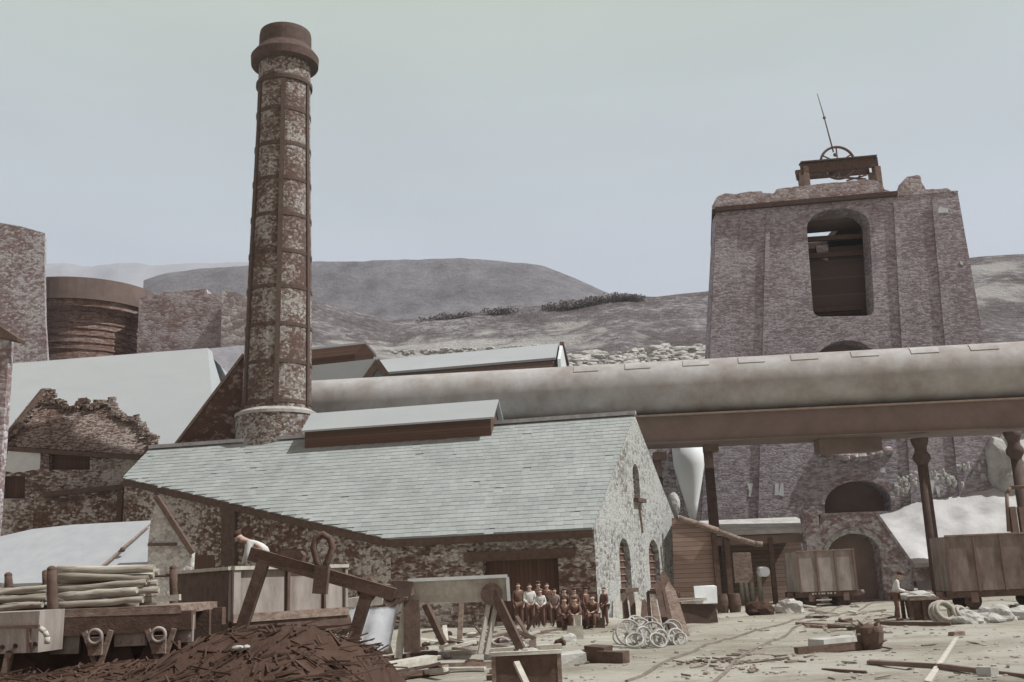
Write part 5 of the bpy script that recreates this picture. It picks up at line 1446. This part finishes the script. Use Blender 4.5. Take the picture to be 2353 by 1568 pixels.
x = MB(); x.beam(P(735, 1365, TYy - .25), P(742, 1300, TYy - .25), .24, .2); x.build('foot', M['timber_dark'], hk)
x = MB()
pts_ = [(740, 1318), (728, 1290), (720, 1258), (726, 1236), (742, 1228), (758, 1238), (764, 1258), (752, 1292), (742, 1316)]
x.sweep([P(*q, TYy - .25) for q in pts_], .06)
x.build('loop', M['timber_dark'], hk)

# ================================================================== CENTRE CLUTTER
GY = 29.0
def gpt(px, py, dz=0):
    """ground point under a pixel"""
    p = PZ(px, py, 0); z = gz(p.x, p.y)
    p = PZ(px, py, z); return V((p.x, p.y, gz(p.x, p.y) + dz))
tb = thing('timber_trough', 'pale grey timber trough raised on splayed legs before the cast house', 'trough', ground_of(P(1040, 1400, GY)))
a, b_ = P(938, 1334, GY), P(1166, 1328, GY); zt_ = (a.z + b_.z) / 2; zb2 = P(1050, 1386, GY).z
x = MB(); x.box(((a.x + b_.x) / 2, GY, (zt_ + zb2) / 2), b_.x - a.x, .09, zt_ - zb2, jit=.02); x.build('front_board', M['timber_pale'], tb)
x = MB(); x.box(((a.x + b_.x) / 2, GY + 1.1, (zt_ + zb2) / 2), b_.x - a.x, .09, zt_ - zb2); x.build('rear_board', M['wagon_side'], tb)
x = MB(); x.box(((a.x + b_.x) / 2, GY + .55, zb2 + .06), b_.x - a.x - .1, 1.0, .1); x.build('bottom_board', M['timber_dark'], tb)
x = MB(); x.beam((a.x, GY - .08, zt_ + .02), (b_.x, GY - .08, zt_ + .03), .12, .09); x.beam((b_.x, GY - .08, zt_), (b_.x + .02, GY - .08, zb2), .09, .1); x.build('edge_trim', M['white'], tb)
for q0, q1, w_, m_ in (((933, 1385), (914, 1513), .2, 'timber_pale'), ((946, 1380), (948, 1500), .42, 'timber_dark'), ((978, 1390), (1020, 1480), .24, 'timber_dark'),
                       ((1122, 1385), (1101, 1504), .13, 'timber_pale'), ((1140, 1385), (1116, 1504), .15, 'timber_pale'), ((1134, 1360), (1198, 1492), .3, 'timber_dark'), ((1060, 1386), (1056, 1470), .14, 'timber')):
    x = MB(); x.beam(P(*q0, GY - .2), P(*q1, GY - .35), w_, w_ * .7, jit=.015); x.build('leg', M[m_], tb)
x = MB(); x.tube(P(1130, 1366, GY - .35), P(1130, 1366, GY + .5), .3, seg=20); x.build('hood', M['timber_dark'], tb)
dr = thing('iron_drum', 'dark iron drum with pale rim beside the left end of the trough', 'drum', P(897, 1385, GY - .4))
x = MB(); p = P(896, 1366, GY - .4); x.tube(p, p + V((0, .5, 0)), .25, seg=22); x.build('body', M['iron_dark'], dr)
x = MB(); x.ring(p - V((0, .02, 0)), (0, 1, 0), .24, .035, 24); x.build('rim', M['timber'], dr)
x = MB(); x.box(P(928, 1352, GY - .3), .5, .4, .4, jit=.06); x.build('bracket', M['iron_dark'], dr)
x = MB(); x.beam(P(788, 1388, GY - 2), P(880, 1377, GY - 2), .2, .26, jit=.02); 
tag(loc_mesh(x.build('pale_beam', M['timber_pale'])), 'pale beam end running from the trestle leg to the iron drum', 'beam')
# pale sheets
sh = thing('pale_sheet', 'pale canvas sheet hung beneath the beam between trestle and trough', 'sheet', ground_of(P(820, 1480, 26)))
x = MB(); rows = []
for j in range(14):
    row = []
    for i in range(26):
        px = 722 + (915 - 722) * i / 25; py = 1398 + (1490 - 1398) * j / 13 - (px - 722) * .02
        p = P(px, py, 26.5); p.y += .12 * math.sin(i * .9) + .1 * noise.noise(V((i * .3, j * .3, 0))) - j * .13
        row.append(x.bm.verts.new(p))
    rows.append(row)
for a, b_ in zip(rows, rows[1:]):
    for i in range(25): x.bm.faces.new([a[i], a[i + 1], b_[i + 1], b_[i]])
bmesh.ops.solidify(x.bm, geom=x.bm.faces[:], thickness=.02); x.build('cloth', plain('white canvas', (.55, .57, .6), (.7, .72, .75), 1.5, bd=.02), sh, smooth=True)
hp2 = MB(); p = gpt(868, 1500); hp2.rock(p + V((0, 0, .15)), .42, .4, .6, 3, .4); tag(loc_mesh(hp2.build('scrap_mound', M['cinder'])), 'small dark mound of scrap in front of the pale sheet', 'mound')
# low timbers at the bottom
for k, (q0, q1, w_, h_, m_, lab) in enumerate((
        ((822, 1530), (1000, 1508), .22, .16, 'timber_dark', 'dark baulk lying left along the front of the scrap strip'),
        ((826, 1552), (992, 1524), .34, .2, 'timber_pale', 'broad pale baulk lying beside the cinder heap at the bottom'),
        ((1000, 1510), (1290, 1492), .16, .14, 'timber_pale', 'long pale batten lying in front of the trough legs'),
        ((1010, 1540), (1150, 1534), .2, .14, 'timber', 'grey brown plank lying left of the dark bin at the bottom'),
        ((840, 1572), (1000, 1548), .3, .14, 'timber_dark', 'dark plank at the bottom edge right of the cinder heap'),
        ((1190, 1470), (1252, 1464), .2, .12, 'timber_pale', 'short pale plank lying left of the seated men'))):
    a, b_ = gpt(*q0, h_ / 2), gpt(*q1, h_ / 2); x = MB(); x.beam(a, b_, w_, h_, jit=.02); tag(loc_mesh(x.build('baulk', M[m_])), lab, 'baulk')
bn_ = thing('timber_bin', 'dark open timber bin with pale top edge at the bottom centre', 'bin', gpt(1210, 1560))
BY = 17.5
a, b_ = P(1138, 1508, BY), P(1280, 1506, BY)
x = MB(); x.box(((a.x + b_.x) / 2, BY, a.z / 2), b_.x - a.x, .08, a.z, jit=.01); x.build('front_board', M['timber_dark'], bn_)
x = MB(); x.box((b_.x + .03, BY + .55, a.z / 2), .07, 1.2, a.z); x.box((a.x - .03, BY + .55, a.z / 2), .07, 1.2, a.z); x.build('side_board', M['timber'], bn_)
x = MB(); x.box(((a.x + b_.x) / 2, BY + 1.15, a.z / 2 - .1), b_.x - a.x, .07, a.z - .2); x.build('rear_board', M['timber_dark'], bn_)
x = MB(); x.beam((a.x - .08, BY - .02, a.z + .03), (b_.x + .08, BY - .02, a.z + .03), .14, .06, jit=.01); x.build('top_rail', M['timber_pale'], bn_)
x = MB(); x.beam(P(1186, 1522, BY - .15), P(1216, 1585, BY - .5), .1, .05); tag(loc_mesh(x.build('pale_lath', M['timber_pale'])), 'pale slat leaning on the front of the dark timber bin', 'slat')
sb_ = MB(); p = gpt(1314, 1524); sb_.box(p + V((0, 0, .13)), .62, .5, .28, .15, jit=.05); tag(loc_mesh(sb_.build('stone_block', M['rock'])), 'pale squared stone block lying right of the timber bin', 'stone block')
x = MB()
for k, (q0, q1) in enumerate((((1352, 1505), (1398, 1500)), ((1355, 1512), (1442, 1518)), ((1360, 1524), (1400, 1510)))):
    pass
for q0, q1, lab in (((1350, 1520), (1440, 1524), 'dark beam lying lowest in the small stack right of the pale stone block'), ((1352, 1508), (1400, 1508), 'short dark beam on top of the small stack right of the pale stone block')):
    a, b_ = gpt(*q0, .12), gpt(*q1, .12); x = MB(); x.beam(a, b_, .3, .26, jit=.04); tag(loc_mesh(x.build('beam', M['timber_dark'])), lab, 'beam')
x = MB(); a, b_ = gpt(1335, 1475), P(1328, 1414, 36); x.beam(V((a.x, 36, 0)), b_, .24, .2, jit=.03); x.box(V((a.x - .1, 36, .2)), .5, .4, .45, jit=.06); tag(loc_mesh(x.build('pale_stump', M['timber_pale'])), 'pale broken upright stump standing in front of the seated men', 'stump')
for (px, py, r_, Y, ax_, lab) in ((1424, 1464, .2, 31.2, (.3, -1, .2), 'pale iron hoop leaning left of the largest spoked wheel'), (1490, 1440, .3, 32.0, (-.2, -1, .5), 'pale iron hoop standing behind the middle of the wheel heap'),
        (1512, 1472, .24, 30.4, (.4, -1, .9), 'pale iron hoop lying low in front of the wheel heap'), (1546, 1446, .27, 31.9, (.1, -1, .2), 'pale iron hoop behind the right end of the wheel heap'), (1562, 1470, .2, 30.8, (-.5, -1, .6), 'pale iron hoop outermost right beside the wheel heap'),
        (1458, 1472, .25, 30.3, (-.3, -1, 1.1), 'pale iron hoop lying flat before the largest spoked wheel')):
    x = MB(); x.ring(P(px, py, Y), ax_, r_, .03, 26, 6, .045); tag(loc_mesh(x.build('iron_hoop', M['rock'])), lab, 'hoop', 'pale iron hoops among the wheels')
# scrap: many pieces in the strip in front of the doorway
def scatter(n_, xr, yr, kinds, lab, nm, group, cat, col):
    for i in range(n_):
        px, py = random.uniform(*xr), random.uniform(*yr); p = gpt(px, py)
        x = MB(); k = random.random(); s_ = p.y / 30
        if kinds == 'plank':
            L_ = random.uniform(.5, 1.4); d = V((random.gauss(0, 1), random.gauss(0, .6), random.uniform(0, .28) if nm == 'scrap_plank' else random.uniform(0, .08))).normalized()
            x.beam(p + V((0, 0, .05)), p + V((0, 0, .07)) + d * L_, random.uniform(.08, .2), random.uniform(.05, .1), jit=.02)
        else:
            x.rock(p + V((0, 0, .06)), random.uniform(.1, .3), random.uniform(.1, .25), random.uniform(.08, .2), 2, .35)
        tag(loc_mesh(x.build(nm, M[random.choice(col)])), lab, cat, group)
scatter(34, (930, 1250), (1450, 1500), 'plank', 'short broken plank in the litter beneath the timber trough', 'scrap_plank', 'scrap planks beneath the trough', 'plank', ['timber_pale', 'timber', 'timber_dark'])
scatter(24, (960, 1330), (1455, 1530), 'rock', 'lump of slag in the litter beneath the timber trough', 'slag_lump', 'slag lumps beneath the trough', 'slag', ['rock', 'cinder', 'stone_left'])
scatter(16, (850, 1130), (1530, 1566), 'plank', 'splintered board in the litter at the bottom between heap and bin', 'splintered_board', 'splintered boards at the bottom', 'board', ['timber_pale', 'timber', 'timber_dark'])
scatter(18, (1565, 1640), (1372, 1398), 'plank', 'pale scrap batten heaped by the slatted lean to', 'scrap_batten', 'scrap battens by the lean to', 'batten', ['timber_pale', 'white', 'timber'])
scatter(26, (1660, 1850), (1350, 1385), 'rock', 'pale stone lying in front of the low open shed', 'loose_stone', 'stones before the open shed', 'stone', ['rock', 'rock', 'stone_left'])
scatter(20, (1830, 2030), (1395, 1450), 'plank', 'splinter of timber on the ash between wagon and stump', 'splinter', 'splinters on the ash', 'splinter', ['timber', 'timber_dark', 'timber_pale'])
# leaning planks against the gable
for k, (x0, y0, x1, y1, m_, lab) in enumerate((
        (1404, 1374, 1400, 1420, 'timber_dark', 'dark board with a broken top leaning at the left corner of the gable'),
        (1418, 1366, 1424, 1422, 'timber_pale', 'pale board leaning under the left arched slit'),
        (1434, 1360, 1440, 1424, 'timber_dark', 'dark board leaning right under the sill of the left arched slit'),
        (1450, 1358, 1458, 1424, 'timber_dark', 'dark board leaning just right of the left arched slit'),
        (1466, 1372, 1470, 1426, 'timber_pale', 'pale board leaning between the two arched slits'),
        (1482, 1376, 1480, 1428, 'timber_dark', 'dark board leaning left of the right arched slit'),
        (1500, 1366, 1510, 1432, 'timber', 'grey brown board leaning under the right arched slit'),
        (1512, 1330, 1540, 1448, 'timber_dark', 'long dark slab leaning third from the right corner of the gable'),
        (1524, 1308, 1556, 1455, 'timber_dark', 'longest dark pointed slab leaning near the right corner of the gable'),
        (1536, 1336, 1570, 1462, 'timber', 'lighter brown slab leaning outermost at the right corner of the gable'))):
    b0 = gpt(x1, y1); a = P(x0, y0, b0.y + (.9 if k > 6 else .45))
    d = (a - b0); w_ = .16 if k < 7 else .24
    s1 = d.cross(V((.2, -1, 0))).normalized(); th_ = V((0, .07, 0))
    x = MB(); x.prism([b0 - s1 * w_, a - s1 * w_ * .8 - d * .12, a, a + s1 * w_ * .7 - d * .18, b0 + s1 * w_], th_)
    tag(loc_mesh(x.build('leaning_board', M[m_])), lab, 'board', 'boards leaning on the gable')
rk_ = thing('timber_rack', 'low timber rack behind the long dark slabs near the gable corner', 'rack', gpt(1530, 1440))
q0, q1 = gpt(1500, 1444), gpt(1572, 1446)
for q in (q0, q1):
    x = MB(); x.beam(q + V((0, .75, 0)), q + V((0, .75, 1.3)), .12, .12); x.build('post', M['timber_dark'], rk_)
x = MB(); x.beam(q0 + V((0, .7, 1.3)), q1 + V((0, .7, 1.3)), .12, .12); x.build('rail', M['timber_dark'], rk_)
# pile of pale spoked wheels
def wheel(c, r, axis):
    w_ = thing('spoked_wheel', 'pale spoked wheel', 'wheel', c, 'pale wheels heaped before the gable')
    ax_ = V(axis).normalized(); up = V((0, 0, 1)); xx = ax_.cross(up).normalized(); yy = xx.cross(ax_)
    x = MB(); x.ring(c, ax_, r, .035, 26, 6, .05); x.build('rim', M['rock'], w_)
    for k in range(6):
        a = k * math.pi / 3 + .2; x = MB(); d = xx * math.cos(a) + yy * math.sin(a); x.beam(V(c) + d * .08, V(c) + d * (r - .02), .05, .035, up=ax_); x.build('spoke', M['rock'], w_)
    x = MB(); x.tube(V(c) - ax_ * .1, V(c) + ax_ * .1, .06, seg=12); x.build('hub', M['rock'], w_)
    return w_
for (px, py, rp_, Y, ax_, lab) in (
        (1444, 1454, 29, 30.8, (.25, -1, .25), 'largest pale spoked wheel at the left end of the heap before the gable'),
        (1470, 1447, 25, 31.8, (-.3, -1, .35), 'pale spoked wheel second from the left, behind the largest one'),
        (1478, 1464, 22, 30.6, (.6, -1, .1), 'pale spoked wheel turned sideways in front of the middle of the heap'),
        (1500, 1455, 25, 31.3, (-.15, -1, .4), 'pale spoked wheel standing in the middle of the heap'),
        (1518, 1466, 18, 30.7, (.5, -1, .2), 'small pale spoked wheel low at the front, right of the middle'),
        (1536, 1454, 22, 31.4, (-.4, -1, .3), 'pale spoked wheel second from the right in the heap'),
        (1554, 1464, 19, 31.0, (.2, -1, .5), 'pale spoked wheel at the right end of the heap'),
        (1462, 1428, 17, 32.6, (.1, -.6, .8), 'pale spoked wheel lying tilted on top of the heap')):
    c = P(px, py, Y); w_ = wheel(c, rp_ / scale_at(c), ax_); w_['label'] = lab
# dark tank by the lean-to
p = gpt(1602, 1434); tk = thing('iron_tank', 'dark rectangular iron tank among pale scrap by the lean to', 'tank', p)
a, b_ = P(1560, 1388, p.y), P(1646, 1392, p.y); hT = max(.5, a.z - p.z)
x = MB(); x.box(((a.x + b_.x) / 2, p.y + .5, p.z + hT / 2), b_.x - a.x, 1.0, hT, .06, jit=.03); x.build('body', M['iron_dark'], tk)
x = MB(); x.beam((a.x - .05, p.y, p.z + hT + .02), (b_.x + .05, p.y, p.z + hT - .06), .14, .06, jit=.02); x.build('rim', M['timber'], tk)
for (px, py, Y, sx, sy, sz, rz, m_, lab, nm) in (
        (1620, 1366, 39, 1.0, .1, .6, .5, 'white', 'white sheet of metal leaning over the iron tank', 'metal_sheet'),
        (1580, 1378, 38.6, 1.3, .3, .12, .2, 'timber_pale', 'pale plank lying on the left of the iron tank', 'plank'),
        (1706, 1304, 58, 1.0, .1, 1.6, .1, 'timber', 'weathered board propped upright inside the open shed', 'board'),
        (1810, 1350, 48, 1.0, .6, .5, .1, 'rock', 'pale stone heap lying left of the open wagon', 'stone_heap'),
        (1745, 1360, 47, 1.1, .5, .45, .1, 'cinder', 'low dark scrap heap before the open shed', 'scrap_heap')):
    p = P(px, py, Y); x = MB()
    if 'heap' in nm: x.rock((p.x, p.y, gz(p.x, p.y) + sz * .35), sx * .6, sy, sz, 3, .4)
    else: x.box(p, sx, sy, sz, rz, jit=.04)
    tag(loc_mesh(x.build(nm, M[m_])), lab, nm.replace('_', ' '))
p = P(1758, 1314, 57); x = MB(); x.tube(p, p + V((0, .9, 0)), .27, seg=18); tag(loc_mesh(x.build('white_barrel', M['white'])), 'white barrel end on lying in the shade of the open shed', 'barrel')
for px, lab in ((1656, 'dark barrel standing left of the open shed post'), (1684, 'dark barrel standing right of the open shed post')):
    p = gpt(px, 1352); p = V((P(px, 1340, 52).x, 52, 0)); x = MB(); x.lathe([(.26, 0), (.33, .35), (.33, .55), (.26, .9)], p, 18); tag(loc_mesh(x.build('barrel', M['timber_dark'])), lab, 'barrel')
# table and cart by the man
tY = 39.0
tbp = thing('rough_table', 'rough table heaped with pale sacking in front of the bending man', 'table', ground_of(P(2108, 1400, tY)))
a, b_ = P(2084, 1374, tY), P(2152, 1378, tY)
x = MB(); x.box(((a.x + b_.x) / 2, tY + .3, a.z - .05), b_.x - a.x, 1.1, .1); x.build('top', M['timber'], tbp)
for px in (2088, 2118, 2148):
    q = P(px, 1378, tY); 
    for dy in (-.1, .7):
        x = MB(); x.beam((q.x, tY + dy, q.z), (q.x, tY + dy, 0), .12, .12); x.build('leg', M['timber_dark'], tbp)
x = MB(); x.box(((a.x + b_.x) / 2 + .1, tY + .35, a.z * .45), (b_.x - a.x) * .86, .8, a.z * .85, jit=.04); x.build('side_boards', M['timber_dark'], tbp)
x = MB(); c = (a + b_) / 2; x.rock((c.x - .1, tY + .25, a.z + .05), .62, .45, .17, 3, .35); tag(loc_mesh(x.build('sacking', M['rock'])), 'pale sacking heaped on the rough table', 'sacking')
x = MB(); c = P(2137, 1366, tY); x.rock((c.x, tY + .2, a.z + .05), .24, .2, .16, 2, .4); tag(loc_mesh(x.build('scrap_bundle', M['timber'])), 'brown scrap bundle on the right end of the rough table', 'bundle')
# coils and pale boulders at right
for (px, py, r_, ax_, lab) in ((2168, 1408, .42, (.2, -1, .5), 'pale thick rope coil standing on edge beside the iron column'), (2206, 1414, .34, (.6, -1, .7), 'pale rope coil lying behind the standing coil')):
    c = P(px, py, 36.5); cl = MB()
    for k in range(4): cl.ring(c + V(ax_).normalized() * (.09 * k - .13), ax_, r_ - .05 * (k % 2) - .02 * k, .065, 30, 8)
    tag(loc_mesh(cl.build('rope_coil', M['rope'])), lab, 'rope coil')
for k, (px, py, s_, lab) in enumerate(((2218, 1402, .6, 'big pale boulder next to the rope coils'), (2246, 1412, .45, 'second pale boulder right of the coils, lower and smaller'), (2285, 1400, .7, 'largest pale mound in front of the right wagon'), (2325, 1404, .55, 'pale mound before the right wagon, near the photo edge'), (2362, 1402, .6, 'pale mound cut by the right edge of the photo'))):
    p = P(px, py, 36.5 + k * .3); x = MB(); x.rock((p.x, p.y, gz(p.x, p.y) + .1), s_, s_ * .8, s_ * .62, 4, .4); tag(loc_mesh(x.build('lime_boulder', M['rock'])), lab, 'boulder')
# stump tub + beam + planks
p = gpt(2002, 1486); stp = thing('tree_stump', 'dark upturned stump with rough roots lying on the ash', 'stump', p)
x = MB(); x.lathe([(.24, 0), (.3, .15), (.34, .4), (.3, .54), (.2, .58)], p, 16)
for v in x.bm.verts: v.co += V((random.uniform(-.03, .03),) * 3)
x.build('trunk', M['timber_dark'], stp)
for k in range(14):
    a = random.uniform(0, 6.28); d = V((math.cos(a), math.sin(a), random.uniform(-.1, .9))).normalized(); q = p + V((0, 0, random.uniform(.1, .5)))
    x = MB(); x.tube(q + d * .25, q + d * random.uniform(.38, .56), .05, .015, 6); x.build('root', M['timber'], stp)
for (q0, q1, w_, h_, m_, lab, nm) in (
        ((1830, 1500), (1992, 1492), .16, .18, 'timber_dark', 'long dark squared beam lying on the ash below the stump', 'squared_beam'),
        ((1876, 1486), (1962, 1478), .5, .2, 'rock', 'pale flat slab lying left of the stump', 'flat_slab'),
        ((2199, 1468), (2132, 1575), .1, .06, 'timber_pale', 'long pale plank pointing to the camera at the lower right', 'plank'),
        ((2186, 1462), (2212, 1460), .2, .12, 'timber', 'short dark offcut at the far end of the pale plank', 'offcut'),
        ((1995, 1527), (2156, 1539), .08, .08, 'iron', 'thin iron rail lying left of the pale plank', 'iron_rail'),
        ((2160, 1540), (2420, 1570), .09, .09, 'iron', 'long iron rail running to the lower right corner', 'iron_rail'),
        ((1890, 1538), (1990, 1545), .07, .05, 'timber_dark', 'dark lath lying on the ash left of the thin rail', 'lath'),
        ((2022, 1437), (2185, 1437), .16, .12, 'timber_dark', 'dark sleeper edge lying in front of the rough table', 'sleeper'),
        ((1940, 1440), (1832, 1436), .2, .1, 'timber', 'weathered plank lying between the open wagon and the stump', 'plank'),
        ((2262, 1560), (2282, 1558), .3, .14, 'rock', 'pale stone lying near the lower right rail', 'stone')):
    a, b_ = gpt(*q0, h_ / 2), gpt(*q1, h_ / 2); x = MB(); x.beam(a, b_, w_, h_, jit=.015); tag(loc_mesh(x.build(nm, M[m_])), lab, nm.replace('_', ' '))
x = MB()
for k in range(230):
    px, py = random.choice(((random.uniform(1560, 2400), random.uniform(1372, 1420)), (random.uniform(1200, 2400), random.uniform(1400, 1568)), (random.gauss(1690, 60), random.gauss(1525, 14)), (random.gauss(1960, 70), random.gauss(1440, 12))))
    p = gpt(px, min(py, 1570)); a_ = random.uniform(0, 3.14); L_ = random.uniform(.06, .3) * (1 + p.y / 70)
    d_ = V((math.cos(a_), math.sin(a_), 0)) * L_
    x.beam(p + V((0, 0, .02)), p + d_ + V((0, 0, random.uniform(.02, .05))), random.uniform(.03, .1), .03, jit=.01)
tag(x.build('timber_litter', plain('timber chips', (.12, .08, .062), (.42, .38, .32), .35)), 'small chips and splinters of timber littering the ash yard', 'litter', kind='stuff')
# narrow gauge track across the yard
tk_ = thing('railway_track', 'narrow gauge track curving across the ash yard toward the open wagon', 'track', gpt(1640, 1520))
M['rail'] = plain('dusty rail', (.17, .145, .122), (.28, .25, .215), 1.5)
def rail(pts_, nm):
    x = MB()
    for q0, q1 in zip(pts_, pts_[1:]):
        a, b_ = gpt(*q0, .05), gpt(*q1, .05); n_ = max(1, int((b_ - a).length / 1.0))
        for i in range(n_):
            p0, p1 = a.lerp(b_, i / n_), a.lerp(b_, (i + 1) / n_)
            p0.z = gz(p0.x, p0.y) + .015; p1.z = gz(p1.x, p1.y) + .015; x.beam(p0, p1, .07, .07)
    x.build('rail', M['rail'], tk_)
rail([(1440, 1572), (1594, 1498), (1700, 1462), (1790, 1438), (1900, 1406), (1990, 1383)], 'rail')
rail([(1600, 1600), (1686, 1524), (1755, 1484), (1820, 1452), (1930, 1412), (2030, 1384)], 'rail')
# loose stones on the yard
x = MB()
for k in range(650):
    px, py = random.uniform(1180, 2400), random.uniform(1395, 1568) ; p = gpt(px, py)
    if p.y > 60: continue
    s_ = random.uniform(.012, .04) * (1 + p.y / 60)
    x.rock(p, s_ * 1.3, s_, s_ * .7, 1, .3)
tag(x.build('yard_stones', plain('ash coloured stone', (.2, .18, .15), (.5, .5, .44), .6)), 'small stones and ash lumps strewn over the yard', 'stones', kind='stuff')

# ------------------------------------------------------------------ thin valley haze
hz_ = MB(); hz_.box((0, 1110, 315), 3300, 2440, 640)
hv = bpy.data.materials.new('valley haze'); hv.use_nodes = True
hn = hv.node_tree; hn.nodes.clear()
ho_ = hn.nodes.new('ShaderNodeOutputMaterial'); pv = hn.nodes.new('ShaderNodeVolumePrincipled')
pv.inputs['Color'].default_value = (.86, .93, 1, 1); pv.inputs['Density'].default_value = .0003; pv.inputs['Anisotropy'].default_value = 0.0
hn.links.new(pv.outputs[0], ho_.inputs['Volume'])
hzo = hz_.build('haze', hv); hzo['kind'] = 'stuff'
hzo['label'] = 'thin pale haze filling the valley'; hzo['category'] = 'haze'
